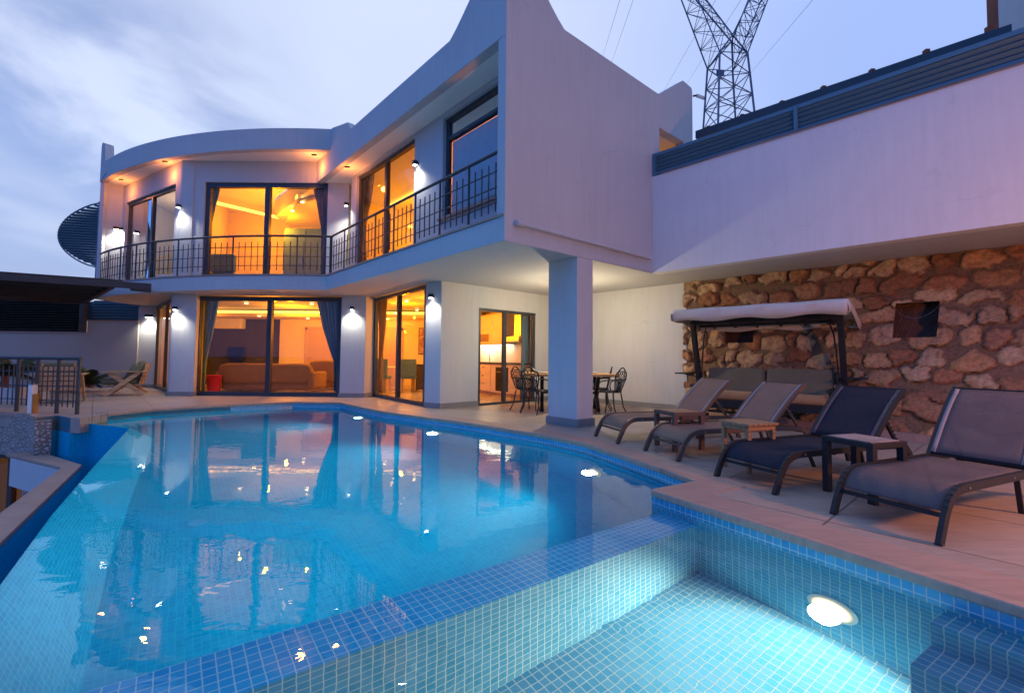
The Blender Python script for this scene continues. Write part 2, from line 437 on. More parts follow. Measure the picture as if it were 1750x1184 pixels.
# water
mb = MB().slab([[(p[0], p[1]) for p in water_out]], lambda a, b, t: (a, b, WL))
mb.f = [f for f in mb.f if len(set(mb.v[i] for i in f)) > 2]
half = len(mb.v) // 2; mb.v = mb.v[:half]; mb.f = [f for f in mb.f if max(f) < half]
up_faces = []
for f in mb.f:                                                        # every face looks up, so that the surface reflects as air over water
    a, b, c = (Vector(mb.v[i]) for i in f[:3]); up_faces.append(f if (b - a).cross(c - a).z > 0 else tuple(reversed(f)))
mb.f = up_faces; mb.uv = {i: [mb.v[k][:2] for k in f] for i, f in enumerate(mb.f)}
m, t = mat('pool_water')
v = coord(t); v2 = coord(t, scale=(1, 1.5, 1), rot=(0, 0, R(35)))
h = N(t, 'ShaderNodeMath', {0: noise(t, v2, 2.6, 3, .5, .4), 1: N(t, 'ShaderNodeMath', {0: noise(t, v, 9, 2), 1: .16}, operation='MULTIPLY').outputs[0]}, operation='ADD').outputs[0]
calm = ramp(t, noise(t, v, .35, 2), [(.35, (.25, .25, .25)), (.65, (1, 1, 1))])
bmp = N(t, 'ShaderNodeBump', {'Height': h, 'Strength': calm, 'Distance': .0036}).outputs[0]
gs = N(t, 'ShaderNodeBsdfGlass', {'Color': (.93, .99, 1, 1), 'Roughness': 0.0, 'IOR': 1.33, 'Normal': bmp})
N(t, 'ShaderNodeOutputMaterial', {'Surface': gs.outputs[0]}); M['water'] = m
struct(obj('water', mb, m, smooth=0))

# dividing wall between the deep and the shallow basin
A, B = Vector((1.06, 3.60)), Vector((-1.62, 1.67)); dv = (B - A).normalized(); nv = Vector((-dv.y, dv.x))  # nv: towards the camera
if nv.y > 0: nv = -nv
E2 = A + dv * 5.2; w = .32; ZT = WL - .13
mb = MB(); a, b = A - dv * .3, E2; c, d = b + nv * w, a + nv * w; L_ = (b - a).length
mb.face([(*a, ZT - .004), (*b, ZT - .004), (*c, ZT - .004), (*d, ZT - .004)], [(0, 0), (L_, 0), (L_, w), (0, w)])
mb.face([(*d, PN - .05), (*c, PN - .05), (*c, ZT), (*d, ZT)], [(0, 0), (L_, 0), (L_, ZT - PN + .05), (0, ZT - PN + .05)])
mb.face([(*b, PF), (*a, PF), (*a, ZT), (*b, ZT)], [(0, 0), (L_, 0), (L_, ZT - PF), (0, ZT - PF)])
dwl = tag(obj('dividing_wall', mb, M['kidtile'], smooth=0, origin=(0, 2.3, PF)), 'turquoise tiled low wall just under the water between deep and shallow pool', 'pool wall')
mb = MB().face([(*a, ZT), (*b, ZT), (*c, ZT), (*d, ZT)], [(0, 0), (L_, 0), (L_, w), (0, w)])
obj('cap', mb, M['lit_top_tile'], dwl, smooth=0)  # same wall top, tinted brighter for light thrown back under the water surface
mb = MB()
kid = [tuple(a + nv * w * .5), tuple(b + nv * w * .5), (-2.6, -2), (5, -2), (5, 1)]
floor_uv(mb, kid, PN)
struct(obj('pool_floor', mb, M['kidtile'], smooth=0))
mb = MB(); wall_uv(mb, [tuple(Vector(p) - Vector((.004, .002))) for p in (corner, P_END)], PN - .05, -.156)
struct(obj('pool_side', mb, M['kidtile'], smooth=0))
# entry steps along the right wall
wd = Vector((P_END[0] - corner[0], P_END[1] - corner[1])).normalized(); wn = Vector((wd.y, -wd.x))
if wn.x > 0: wn = -wn                                                 # into the pool
s0 = Vector(G(1613,1045,WL-.04)[:2]); s0 = Vector(corner) + wd * (s0 - Vector(corner)).dot(wd)
mb = MB(); prof = [(0, WL - .09), (.17, WL - .09), (.17, WL - .33), (.40, WL - .33), (.40, WL - .60), (.62, WL - .60), (.62, PN - .02)]
u = 0; LL = 2.6
for (x0, z0), (x1, z1) in zip(prof, prof[1:]):
    p0, p1 = s0 + wn * x0, s0 + wn * x1; l = abs(x1 - x0) + abs(z1 - z0)
    mb.face([(*p0, z0), (*(p0 + wd * LL), z0), (*(p1 + wd * LL), z1), (*p1, z1)], [(0, u), (LL, u), (LL, u + l), (0, u + l)]); u += l
pts = [(*(s0 + wn * x), z) for x, z in prof] + [(*s0, PN - .02)]
mb.face(pts, [(p[0], p[2]) for p in pts])
tag(obj('pool_steps', mb, M['kidtile'], smooth=0, origin=(*s0, PN)), 'blue tiled entry steps under water beside the terrace coping', 'steps')
# spill face of the infinity edge and the catch trough below it
mb = MB(); wall_uv(mb, inf_edge, -1.5, WL - .006)
wall_uv(mb, [G(61,713)[:2], G(98,709.5)[:2], G(121,713.5)[:2], inf_edge[0]], -1.5, -.005)
struct(obj('pool_edge', mb, M['tile'], smooth=0))
mb = MB().strip(inf_edge[:3], [(-.03, WL - .012), (-.03, WL - .075), (.02, WL - .075), (.02, WL - .012)])
TZ = -.62
ti = [G(61,772,TZ)[:2], G(112,787,TZ)[:2], G(143,793,TZ)[:2]]
t_in = [(-8.15, 8.05), G(140,794,TZ)[:2], G(0,927,TZ)[:2], (-2.2, .9)]
t_out = [G(10,775,TZ)[:2], G(106,797,TZ)[:2], (-5.9, 5.5), G(-90,922,TZ)[:2], (-3.2, .9)]
tr = thing('overflow_trough', 'white walled catch trough with stone coping below the infinity edge', 'trough', (-6, 6, -2.2))
mb = MB().poly(t_in + [(-3.0, .9), G(-70,927,TZ)[:2], G(106,798,TZ)[:2], G(10,775,TZ)[:2]], TZ - .05, TZ)
obj('coping', mb, M['travertine'], tr, bevel=.008)
mb = MB(); tb = [G(18,777,TZ)[:2], G(104,798,TZ)[:2], (-5.2, 4.6), (-3.1, .9)]
mb.strip(tb, [(0, TZ - .5), (.06, TZ - .5), (.06, TZ - .05), (0, TZ - .05)]); obj('outer_wall', mb, M['white'], tr)
mb = MB(); wall_uv(mb, t_in, -1.6, TZ - .05); floor_uv(mb, [(-8.15, 8.05)] + inf_edge[:5] + [(-2.2, .9)] + t_in[2:0:-1], -1.35); obj('basin', mb, M['tile'], tr, smooth=0)
mb = MB().box((-6.28, 5.95, -3.2), (-6.16, 6.07, TZ - .45)); obj('post', mb, M['white'], tr)

# lower storey seen past the edge: rubble face, dark glazing, floor
lo = thing('lower_storey', 'rubble faced lower storey with brown glazing under the terrace edge', 'building', (-10, 9, -3.2))
mb = MB(); wl = [(-17, 8.62), (-9.4, 8.47), G(50,708.5)[:2], G(61,713.5)[:2]]
mb.strip(wl, [(.0, -.75), (-.0, -.06), (.2, -.06), (.2, -.75)])
mb.strip([G(44,710)[:2], G(61,713.5)[:2]], [(.012, -3.2), (.012, -.74), (.2, -.74), (.2, -3.2)])
m, t = mat('pale_rubble_cladding'); v = coord(t)
vo = N(t, 'ShaderNodeTexVoronoi', {'Vector': v, 'Scale': 17.0}); vd = N(t, 'ShaderNodeTexVoronoi', {'Vector': v, 'Scale': 17.0}, feature='DISTANCE_TO_EDGE').outputs[0]
cc = ramp(t, vo.outputs[1], [(.2, (.36, .32, .31)), (.5, (.50, .44, .42)), (.8, (.42, .35, .31))])
cc = mixc(t, ramp(t, vd, [(.0, (1, 1, 1)), (.05, (0, 0, 0))]), cc, (.16, .14, .13))
finish(t, cc, .85, ramp(t, vd, [(0, (0, 0, 0)), (.2, (1, 1, 1))]), .9, .04); obj('rubble_wall', mb, m, lo)
mb = MB().strip([(-17, 8.60), (-9.4, 8.42), G(50,707)[:2], G(61,712)[:2]], [(-.03, -.055), (-.03, .008), (.24, .008), (.24, -.055)]); obj('coping', mb, M['travertine'], lo)
wf = obj('glazing_frame', MB().bar((-17, 8.8, -.8), (-8.6, 8.55, -.8), .1, .1).bar((-9.15, 8.6, -3.2), (-9.15, 8.6, -.75), .09, .09).bar((-10.6, 8.6, -3.2), (-10.6, 8.6, -.75), .09, .09), M['brown'], lo)
mb = MB().face([(-17, 8.75, -3.2), (-8.5, 8.6, -3.2), (-8.5, 8.6, -.75), (-17, 8.75, -.75)])
obj('pane', mb, m_glass('bronze_glass', (.55, .42, .30)), wf, smooth=0)
obj('back_wall', MB().box((-17, 11.4, -3.2), (-8.3, 11.5, -.75)).box((-8.4, 8.7, -3.2), (-8.3, 11.4, -.75)), M['cream'], lo, smooth=0)
obj('glow_disc', MB().disc((-9.9, 9.7, -.79), (0, 0, 1), .22, 24, .03), m_emit('added_glow', (1, .55, .16), 8), lo)  # glowing disc added to stand for a warm lamp mirrored in the glazing
obj('floor', MB().box((-20, -4, -3.3), (-3.0, 9, -3.2)), M['grey_wall'], lo)
rl = tag(obj('bench_rail', MB().bar((-9.0, 6.2, -1.75), (-6.2, 6.0, -1.62), .06, .08), M['white'], origin=(-7, 6, -3.2)), 'white metal rail low on the lower storey terrace', 'rail')

# ------------------------------------------------------------------ house
H0, H1 = 2.63, 2.97
NP = Vector((-.115, 6.158)); wv = Vector((.666, -.746)).normalized(); wn_ = Vector((.746, .666)).normalized()
ud = Vector((.7607, .6491)).normalized()
JP = Vector((2.578, 8.456)); WP = Vector((5.75, 5.135)); jd = (WP - JP).normalized()
WEND = JP + jd * 7.2
IC = Vector((-4.455, 11.017))
ac, ar = Vector((-5.3, 22.05)), 11.08
def arc(x0, x1, n, r=ar):
    out = []
    for i in range(n + 1):
        x = x0 + (x1 - x0) * i / n; out.append((x, ac.y - math.sqrt(r * r - (x - ac.x) ** 2)))
    return out
LX = -12.0
ARC = arc(LX, IC.x, 26)                                               # left to right
hs = thing('villa', 'white two storey villa with curved balcony, swept parapet and lit windows', 'house', (-3, 12, 0))

# slab / soffit between the storeys; its rim is the balcony edge
back = [(9.3, 3.6), (9.3, 10), (3, 17.4), (-12.2, 17.4)]
slabp = ARC + [tuple(IC), tuple(NP), tuple(JP), tuple(WEND)] + back
slabp = [p for i, p in enumerate(slabp) if i == 0 or math.dist(p, slabp[i - 1]) > .02]
obj('balcony_slab', MB().poly(slabp, H0, H1), M['white'], hs, bevel=.008)
lip = [(p[0], p[1]) for p in ARC] + [tuple(NP - wv * .02)]
obj('slab_edging', MB().strip(lip, [(-.02, H1 + .003), (-.02, H1 + .035), (.16, H1 + .035), (.16, H1 + .003)]), M['travertine'], hs)

def wall(p0, p1, z0, z1, openings=(), th=.2, m='white', name='wall', par=None):
    p0, p1 = Vector(p0[:2]), Vector(p1[:2]); L = (p1 - p0).length
    return obj(name, MB().panel(p0, p1 - p0, [(0, z0), (L, z0), (L, z1), (0, z1)], th,
        [[(a, c), (b, c), (b, d), (a, d)] for a, b, c, d in openings]), M[m], par or hs, smooth=0)
def on(p0, p1, q):                                                    # distance along p0->p1 of plan point q
    d = (Vector(p1[:2]) - Vector(p0[:2])).normalized(); return (Vector(q[:2]) - Vector(p0[:2])).dot(d)
def pt(p0, p1, s, off=0.0):
    p0, p1 = Vector(p0[:2]), Vector(p1[:2]); d = (p1 - p0).normalized(); n = Vector((-d.y, d.x)); q = p0 + d * s + n * off; return (q.x, q.y)
def window(p0, p1, z0, z1, n=2, inset=.06, fw=.075, fd=.09, split=None, transom=None, skip=(), par=None, lower=.09, gl='glass'):
    """a framed glazed unit; the panes are its children"""
    p0, p1 = Vector(p0[:2]), Vector(p1[:2]); d = (p1 - p0).normalized(); L = (p1 - p0).length
    P = lambda s, z, o=0.0: (*pt(p0, p1, s, inset + o), z)
    e = fw / 2; mb = MB(); up = (0, 0, 1)
    mb.bar(P(0, z1 - e), P(L, z1 - e), fd, fw).bar(P(0, z0 + lower / 2), P(L, z0 + lower / 2), fd, lower)
    mb.bar(P(e, z0 + lower), P(e, z1 - fw), fw, fd, (d.x, d.y, 0)).bar(P(L - e, z0 + lower), P(L - e, z1 - fw), fw, fd, (d.x, d.y, 0))
    cuts = split or [L * i / n for i in range(1, n)]
    for c in cuts: mb.bar(P(c, z0 + lower, .01), P(c, z1 - fw, .01), fw * 1.15, fd, (d.x, d.y, 0))
    if transom: mb.bar(P(fw, transom, .004), P(L - fw, transom, .004), fd, fw * .9)
    o = obj('window', mb, M['frame'], par or hs, smooth=0)
    ed = [0] + cuts + [L]
    for i in range(len(ed) - 1):
        if i in skip: continue
        a, b = ed[i] + e, ed[i + 1] - e
        for za, zb in ([(z0 + lower, transom - e), (transom + e, z1 - fw)] if transom else [(z0 + lower, z1 - fw)]):
            obj('pane', MB().face([P(a, za, .004 * i), P(b, za, .004 * i), P(b, zb, .004 * i), P(a, zb, .004 * i)]), M[gl], o, smooth=0)
    return o

# --- ground floor
a0, a1 = (-11.95, 14.8), (-11.42, 14.82); c0 = (-9.01, 12.3)
wall(a0, a1, 0, H0)
wall((-11.42, 14.86), c0, 0, H0, [(.0 + .02, math.dist((-11.42, 14.86), c0) - .02, .02, 2.58)], .12)
window(a1, c0, .02, 2.58, 2, inset=.03, split=[1.9], fw=.07)
obj('pillar', MB().poly([(-9.01, 12.27), (-8.86, 11.95), (-8.754, 11.9), (-8.187, 11.95), (-8.27, 12.4), (-8.9, 12.5)], 0, H0 - .002), M['white'], hs, smooth=40)
g0, g1 = (-8.31, 12.15), (-4.47, 12.13)
window(g0, g1, .0, 2.6, 2, inset=.02, fw=.11, fd=.12, lower=.11, split=[1.93])
obj('pillar', MB().poly([(-4.42, 11.93), (-3.8, 11.97), (-3.66, 12.27), (-4.42, 12.4)], 0, H0 - .002), M['white'], hs, smooth=0)
d0, d1 = (-3.66, 12.27), (-1.83, 9.83)
window(d0, d1, .0, 2.6, 2, inset=.03, fw=.085)
KW0 = (-1.46, 9.49); UC = (1.217, 11.897); SW = (3.548, 9.466)
obj('pillar', MB().poly([(-1.83, 9.76), KW0, (-1.30, 9.63), (-1.6, 9.98), (-1.78, 9.9)], 0, H0 - .002), M['white'], hs, smooth=0)
k0 = on(KW0, UC, GL(817.5, 600, KW0, UC)); k1 = on(KW0, UC, GL(915, 600, KW0, UC))
wall(KW0, UC, 0, H0 - .002, [(k0, k1, .0, 2.15)])
km = on(KW0, UC, GL(864, 600, KW0, UC)) - k0
window(pt(KW0, UC, k0, .05), pt(KW0, UC, k1, .05), 0, 2.15, 2, inset=0, fw=.06, split=[km], skip=(0,), lower=.05)
wall(UC, (SW[0] + .02, SW[1] - .02), 0, H0 - .002)
M_ = NP + ud * 1.469; Rr = NP + ud * 1.844
pl = [tuple(M_), tuple(Rr), tuple(Rr - wv * .613), tuple(M_ - wv * .613)]
cx = sum(p[0] for p in pl) / 4; cy = sum(p[1] for p in pl) / 4
obj('pillar', MB().poly(pl, 0, H0 - .002), M['white'], hs, smooth=0, bevel=.006)
obj('skirting', MB().poly([(cx + (p[0] - cx) * 1.1, cy + (p[1] - cy) * 1.07) for p in pl], .001, .12), M['plinth'], hs, smooth=0, bevel=.004)
def skirt(path, h=.11): obj('skirting', MB().strip(path, [(-.018, .001), (-.018, h), (.03, h), (.03, .001)]), M['plinth'], hs, smooth=0)
skirt([(-9.02, 12.25), (-8.87, 11.94), (-8.754, 11.89), (-8.18, 11.945), (-8.25, 12.12)]); skirt([(-4.43, 12.1), (-4.43, 11.925), (-3.79, 11.965), (-3.65, 12.23)])
skirt([(-1.83, 9.755), KW0, pt(KW0, UC, k0)]); skirt([pt(KW0, UC, k1), UC, SW]); skirt([a0, a1])
# --- upper floor
uy = 11.70; fl0, fl1 = (-11.60, 13.55), (-8.58, 11.72)
wall((LX + .02, ARC[0][1] + .02), fl0, H1, 6.06, th=.15)
L_ = math.dist(fl0, fl1)
q0 = on(fl0, fl1, GL(213, 400, fl0, fl1)); q1 = on(fl0, fl1, GL(297, 400, fl0, fl1))
zt = GL(213, 348, fl0, fl1)[2]
wall(fl0, fl1, H1, 6.05, [(q0, q1, H1 + .02, zt)])
window(pt(fl0, fl1, q0, .05), pt(fl0, fl1, q1, .05), H1 + .02, zt, 2, fw=.08)
cw0, cw1 = (-8.58, 11.72), (-4.22, uy)
x0, x1 = GY(347, 400, uy)[0], GY(558.5, 400, uy)[0]
wall((-8.45, uy), cw1, H1, 6.05, [(x0 + 8.45, x1 + 8.45, H1 + .02, 5.50)])
window((x0, uy + .05), (x1, uy + .05), H1 + .02, 5.50, 2, fw=.11, fd=.12, split=[(x1 - x0) * .50])
obj('pillar', MB().poly([(-8.62, 11.745)] + [(-8.45 + .14 * math.cos(R(a)) - .03, 11.81 + .14 * math.sin(R(a))) for a in range(190, 280, 15)] + [(-8.2, 11.668), (-8.2, 11.8), (-8.5, 11.95)], H1, 6.048), M['white'], hs, smooth=40)
ww1 = NP + wn_ * .52; ww0 = ww1 - wv * 6.45
ww0, ww1 = tuple(ww0), tuple(ww1)
dl, dr = on(ww0, ww1, GL(608.5, 350, ww0, ww1)), on(ww0, ww1, GL(707, 350, ww0, ww1))
wl_, wr_ = on(ww0, ww1, GL(756, 300, ww0, ww1)), on(ww0, ww1, GL(862, 300, ww0, ww1))
zs = GL(752, 376, ww0, ww1)[2]
wr_ = min(wr_, 6.40)
wall(ww0, ww1, H1, 5.52, [(dl, dr, H1 + .02, 5.44), (wl_, wr_, zs, 5.40)])
window(pt(ww0, ww1, dl, .05), pt(ww0, ww1, dr, .05), H1 + .02, 5.44, 2, fw=.085)
window(pt(ww0, ww1, wl_, .05), pt(ww0, ww1, wr_, .05), zs, 5.40, 1, fw=.07, transom=5.02, lower=.08, gl='coated')
obj('window_sill', MB().bar((*pt(ww0, ww1, wl_ - .05, -.01), zs - .02), (*pt(ww0, ww1, wr_ + .05, -.01), zs - .02), .14, .03), M['travertine'], hs, smooth=0)
# --- roofs and parapets
obj('roof', MB().poly(arc(LX, IC.x + .02, 26) + [(-7.6, 14.55), (-8, 17.4), (-12.0, 17.4)], 6.05, 6.40), M['whiteclean'], hs, smooth=30)
obj('parapet', MB().strip(arc(LX, IC.x + .03, 26, ar + .004), [(0, 6.046), (0, 6.57), (.16, 6.57), (.16, 6.046)]), M['white'], hs, smooth=30, bevel=.01)
obj('roof', MB().poly([tuple(NP + wn_ * .01 + ud * .03), tuple(JP + Vector((-.05, .02))), (3.6, 9.5), (3, 17.4), (-7.9, 17.4), (-7.6, 14.6), tuple(IC + wn_ * .01)], 5.5, 6.044), M['whiteclean'], hs, smooth=0)
LW = (IC - NP).length
def sweep(a, b, za, zb, n=8, pw=1.8): return [(a + (b - a) * i / n, za + (zb - za) * (i / n) ** pw) for i in range(1, n + 1)]
top = [(-.05 - 1.0, 6.57), (.10, 6.57), (LW - 5.48, 6.35), (LW - 5.30, 6.13)]
kx = LW - on(NP, IC, (-1.042, 7.196))
top += [(kx, 6.12)] + sweep(kx, LW, 6.12, 7.25, 8, 1.15)
IB = IC - wv * 1.0
obj('parapet', MB().panel(IB - wn_ * .003, wv, [(0, 5.496), (LW + 1, 5.496)] + [(s + 1, z) for s, z in reversed(top)], .16), M['white'], hs, bevel=.01)
jx = (JP - NP).dot(ud)
lx = (Vector((.772, 6.915)) - NP).dot(ud); ex = (Vector((2.785, 8.633)) - NP).dot(ud); gx = (Vector((3.43, 9.183)) - NP).dot(ud); hx = (Vector((3.734, 9.443)) - NP).dot(ud)
out = [(0, 2.627), (jx, 2.627), (jx, 4.0), (hx, 4.0), (hx, 6.66), (hx - .03, 6.72), (gx + .02, 6.74), (gx - .05, 6.69), (ex + .02, 6.14), (ex - .05, 6.11), (jx, 6.11), (lx, 6.12)]
out += [(0 + lx - s, z) for s, z in sweep(0, lx, 6.12, 7.25, 8, 1.15)]
un = Vector((ud.y, -ud.x))
obj('wall', MB().panel(NP + un * .003, ud, out, .177, [[(ex - .01, 4.6), (gx + .02, 4.6), (gx + .02, 5.46), (ex - .01, 5.46)]]), M['white'], hs, bevel=.01)
hp = Vector(ARC[0])
obj('parapet', MB().panel(hp + Vector((-.02, -.004)), Vector(ARC[1]) - hp, [(0, 6.046), (.58, 6.2), (.46, 6.62), (.38, 6.98), (.34, 7.10), (.08, 7.2), (.0, 7.1)], .2), M['white'], hs, smooth=0)
obj('wall', MB().panel((LX, 17.3), (0, -1), [(0, 0), (17.3 - 14.8, 0), (17.3 - 14.8, 2.6), (0, 2.6)], .12), M['white'], hs, smooth=0)
obj('wall', MB().panel((LX, 17.3), (0, -1), [(0, 2.98), (17.3 - hp.y, 2.98), (17.3 - hp.y, 6.04), (0, 6.04)], .12), M['white'], hs, smooth=0)
obj('wall', MB().panel((-12.2, 17.0), (1, 0), [(0, 0), (15.5, 0), (15.5, 5.49), (0, 5.49)], .2), M['cream'], hs, smooth=0)
obj('wall', MB().panel((3.72, 9.5), (-.1, 1), [(0, 0), (8, 0), (8, 5.49), (0, 5.49)], -.2), M['white'], hs, smooth=0)
# drain pipe on the side wall
a, b = GL(883.4, 380.8, NP + un * .05, JP + un * .05), GL(1112, 442, NP + un * .05, JP + un * .05)
pv = Vector(b) - Vector(a)
pp = obj('drain_pipe', MB().tube([a, b], .026, 12), M['white'], hs)
obj('pipe_end', MB().tube([Vector(a) - pv * .005, Vector(a) + pv * .035], .04, 12), M['white'], pp)
obj('pipe_collar', MB().tube([Vector(a) + pv * .68, Vector(a) + pv * .71], .034, 12), M['white'], pp)

# --- balcony railing
def railing(name, path, zb, top, par, lows, b0, b1, bay=.8, nb=4, pr=.018, hr=.026, post_h=None):
    P = [Vector(p) for p in path]; cum = [0]
    for i in range(1, len(P)): cum.append(cum[-1] + (P[i] - P[i - 1]).length)
    def at(s):
        for i in range(1, len(P)):
            if s <= cum[i] + 1e-6:
                f = (s - cum[i - 1]) / max(1e-6, cum[i] - cum[i - 1]); return P[i - 1].lerp(P[i], f)
        return P[-1]
    L = cum[-1]; n = max(1, round(L / bay)); mb = MB()
    line = [at(L * i / (n * 4)) for i in range(n * 4 + 1)]
    for k in [i for i in range(1, len(P) - 1)]: pass
    mb.tube([(p.x, p.y, zb + top) for p in line], hr, 10)
    for z in lows: mb.tube([(p.x, p.y, zb + z) for p in line], .0095, 6)
    r = obj(name, mb, M['iron'], par) if par is not None else obj(name, mb, M['iron'], None, origin=(P[0].x, P[0].y, zb))
    for i in range(n + 1):
        p = at(min(L - .02, max(.02, L * i / n))); obj('post', MB().tube([(p.x, p.y, zb), (p.x, p.y, zb + top - .01)], pr, 8), M['iron'], r)
    for i in range(n):
        for k in range(nb):
            p = at(L * (i + (k + 1) / (nb + 1)) / n); obj('baluster', MB().tube([(p.x, p.y, zb + b0), (p.x, p.y, zb + b1)], .0105, 6), M['iron'], r)
    return r
rp = arc(LX + .03, IC.x + .06, 30, ar - .07)
railing('railing', rp, H1 + .035, .94, hs, (.22, .44, .67), .10, .80)
ra, rb = Vector(rp[-1]), NP - wv * .12 + wn_ * .07
railing('railing', [ra + wv * .02, rb], H1 + .035, .94, hs, (.22, .44, .67), .10, .80)

# --- rooms behind the glass
HI = 2.58
obj('interior_floor', MB().poly([(-11.3, 14.95), (-8.95, 12.42), (-4.4, 12.26), (-3.66, 12.4), (-1.7, 9.95), (-1.3, 9.9), (1.1, 12.0), (1.1, 16.9), (-11.3, 16.9)], .004, .012), M['ifloor'], hs, smooth=0)
def ibox(name, a, b, m='cream'): return obj(name, MB().box(a, b), M[m], hs, smooth=0)
ibox('interior_wall', (-8.35, 16.6, .012), (1.2, 16.72, HI)); ibox('interior_wall', (-11.9, 16.72, .012), (-8.35, 16.84, HI), 'greypaint')
ibox('interior_wall', (-11.95, 14.9, .012), (-11.85, 16.7, HI))
ibox('dropped_ceiling', (-11.6, 15.35, 2.36), (-.2, 16.58, 2.46))
ibox('dropped_ceiling', (-2.0, 12.6, 2.36), (-.9, 15.3, 2.46))
ibox('cove_light', (-11.6, 15.45, 2.475), (-.2, 15.5, 2.56), 'led'); ibox('cove_light', (-2.0, 12.7, 2.475), (-1.95, 15.3, 2.56), 'led')
for p in ((421, 519, HI), (533, 519.6, HI), (695, 515.5, HI), (712.5, 530, HI)):
    q = G(p[0], p[1], HI - .01); obj('downlight', MB().disc((q[0], q[1], HI - .012), (0, 0, 1), .05, 16), M['downlight'], hs)
for p in ((443, 540.3), (526, 544.5), (662.5, 545.5), (676.5, 535), (704.5, 550)):
    q = G(p[0], p[1], 2.35); obj('downlight', MB().disc((q[0], q[1], 2.348), (0, 0, 1), .05, 16), M['downlight'], hs)
# kitchen wall behind the cabinets
KD = Vector((-.56, .83)).normalized(); KN = Vector((-KD.y, KD.x)); KN = -KN if KN.x > 0 else KN
K0 = Vector((.42, 11.32))
def kb(name, s0, s1, d0_, d1_, z0, z1, m, par, bev=.004):
    q = [K0 + KD * s0 + KN * -d0_, K0 + KD * s1 + KN * -d0_, K0 + KD * s1 + KN * -d1_, K0 + KD * s0 + KN * -d1_]
    return obj(name, MB().poly([tuple(p) for p in q], z0, z1), M[m], par, smooth=0, bevel=bev)
kb('interior_wall', -.1, 5.5, .62, .74, .012, HI, 'cream', hs, 0)
kt = thing('kitchen_unit', 'cream kitchen cabinets with dark worktop and lit backsplash behind the open door', 'kitchen', (K0.x, K0.y, .01))
kb('base_cabinet', .05, 4.4, .03, .6, .11, .88, 'cabinet', kt); kb('toe_kick', .05, 4.4, .08, .6, .012, .108, 'palewood', kt)
kb('worktop', .0, 4.45, -.01, .6, .883, .92, 'black', kt); kb('backsplash', .0, 4.45, .585, .605, .923, 1.40, 'linen', kt)
wc = kb('wall_cabinet', 1.45, 4.4, .27, .6, 1.42, 2.30, 'cabinet', kt)
kb('under_light', 1.5, 4.3, .33, .55, 1.405, 1.417, 'ledkitchen', kt, 0)
for i in range(5):
    s = .10 + i * .86
    if i in (1,):
        kb('oven', s, s + .6, .012, .028, .16, .80, 'black', kt); kb('oven_handle', s + .06, s + .54, .0, .011, .66, .68, 'steel', kt); continue
    for z0, z1 in ((.13, .40), (.41, .62), (.63, .86)):
        f = kb('drawer', s, s + .82, .012, .028, z0, z1, 'cabinet', kt); kb('handle', s + .33, s + .49, .0, .011, z1 - .08, z1 - .06, 'steel', f)
for i in range(4):
    s = 1.47 + i * .73
    f = kb('cupboard_door', s, s + .72, .252, .268, 1.87, 2.29, 'cabinet', wc); kb('handle', s + .60, s + .62, .24, .251, 1.92, 2.06, 'steel', f)
    f = kb('cupboard_door', s, s + .72, .252, .268, 1.44, 1.86, 'cabinet', wc)
    if i in (1, 2): kb('glass_panel', s + .12, s + .6, .245, .251, 1.52, 1.74, 'sand', f)
kh = thing('cooker_hood', 'dark steel cooker hood over the worktop seen through the sliding pane', 'cooker hood', (K0.x, K0.y, 1.4))
kb('hood_canopy', .62, 1.32, .12, .6, 1.48, 1.62, 'steel', kh); kb('chimney', .82, 1.12, .32, .6, 1.622, 2.5, 'steel', kh)
fp = K0 + KD * 2.6 - KN * .45
fa = thing('kitchen_tap', 'tall curved steel tap on the kitchen worktop', 'tap', (fp.x, fp.y, .92))
obj('spout', MB().tube([(fp.x, fp.y, .92), (fp.x, fp.y, 1.20)] + [(fp.x + KN.x * (.08 - .08 * math.cos(R(a))), fp.y + KN.y * (.08 - .08 * math.cos(R(a))), 1.20 + .08 * math.sin(R(a))) for a in range(20, 181, 20)], .012, 10), M['steel'], fa)
obj('lever', MB().tube([(fp.x, fp.y, .98), (fp.x - KD.x * .1, fp.y - KD.y * .1, 1.02)], .008, 8), M['steel'], fa)
# interior doors on the back wall
def idoor(x, label):
    t_ = thing('interior_door', label, 'door', (x, 16.6, .012))
    obj('door_frame', MB().box((x - .55, 16.55, .012), (x - .46, 16.6, 2.08)).box((x + .46, 16.55, .012), (x + .55, 16.6, 2.08)).box((x - .55, 16.55, 2.0), (x + .55, 16.6, 2.1)), M['door'], t_, smooth=0, bevel=.006)
    lf = obj('door_leaf', MB().box((x - .46, 16.57, .015), (x + .46, 16.598, 2.0)), M['door'], t_, smooth=0)
    mb = MB()
    for k in range(-3, 4):
        if k: mb.bar((x + k * .10, 16.567, 1.05), (x + k * .10, 16.567, 1.85), .016, .012, (0, 1, 0))
    mb.tube([(x + .28 * math.cos(R(a)), 16.567, .78 + .13 * math.sin(R(a))) for a in range(0, 360, 15)], .014, 6, True)
    mb.tube([(x + .36 * math.cos(R(a)), 16.567, .78 + .2 * math.sin(R(a))) for a in range(0, 360, 15)], .010, 6, True)
    obj('moulding', mb, M['door'], lf); obj('handle', MB().tube([(x - .38, 16.56, 1.0), (x - .38, 16.50, 1.0), (x - .26, 16.50, 1.0)], .011, 8), M['steel'], lf)
idoor(GY(547, 600, 16.6)[0], 'pale veneer door with oval panel behind the grey sofa armchair')
idoor(GY(662, 600, 16.6)[0], 'pale veneer door behind the dining chairs')

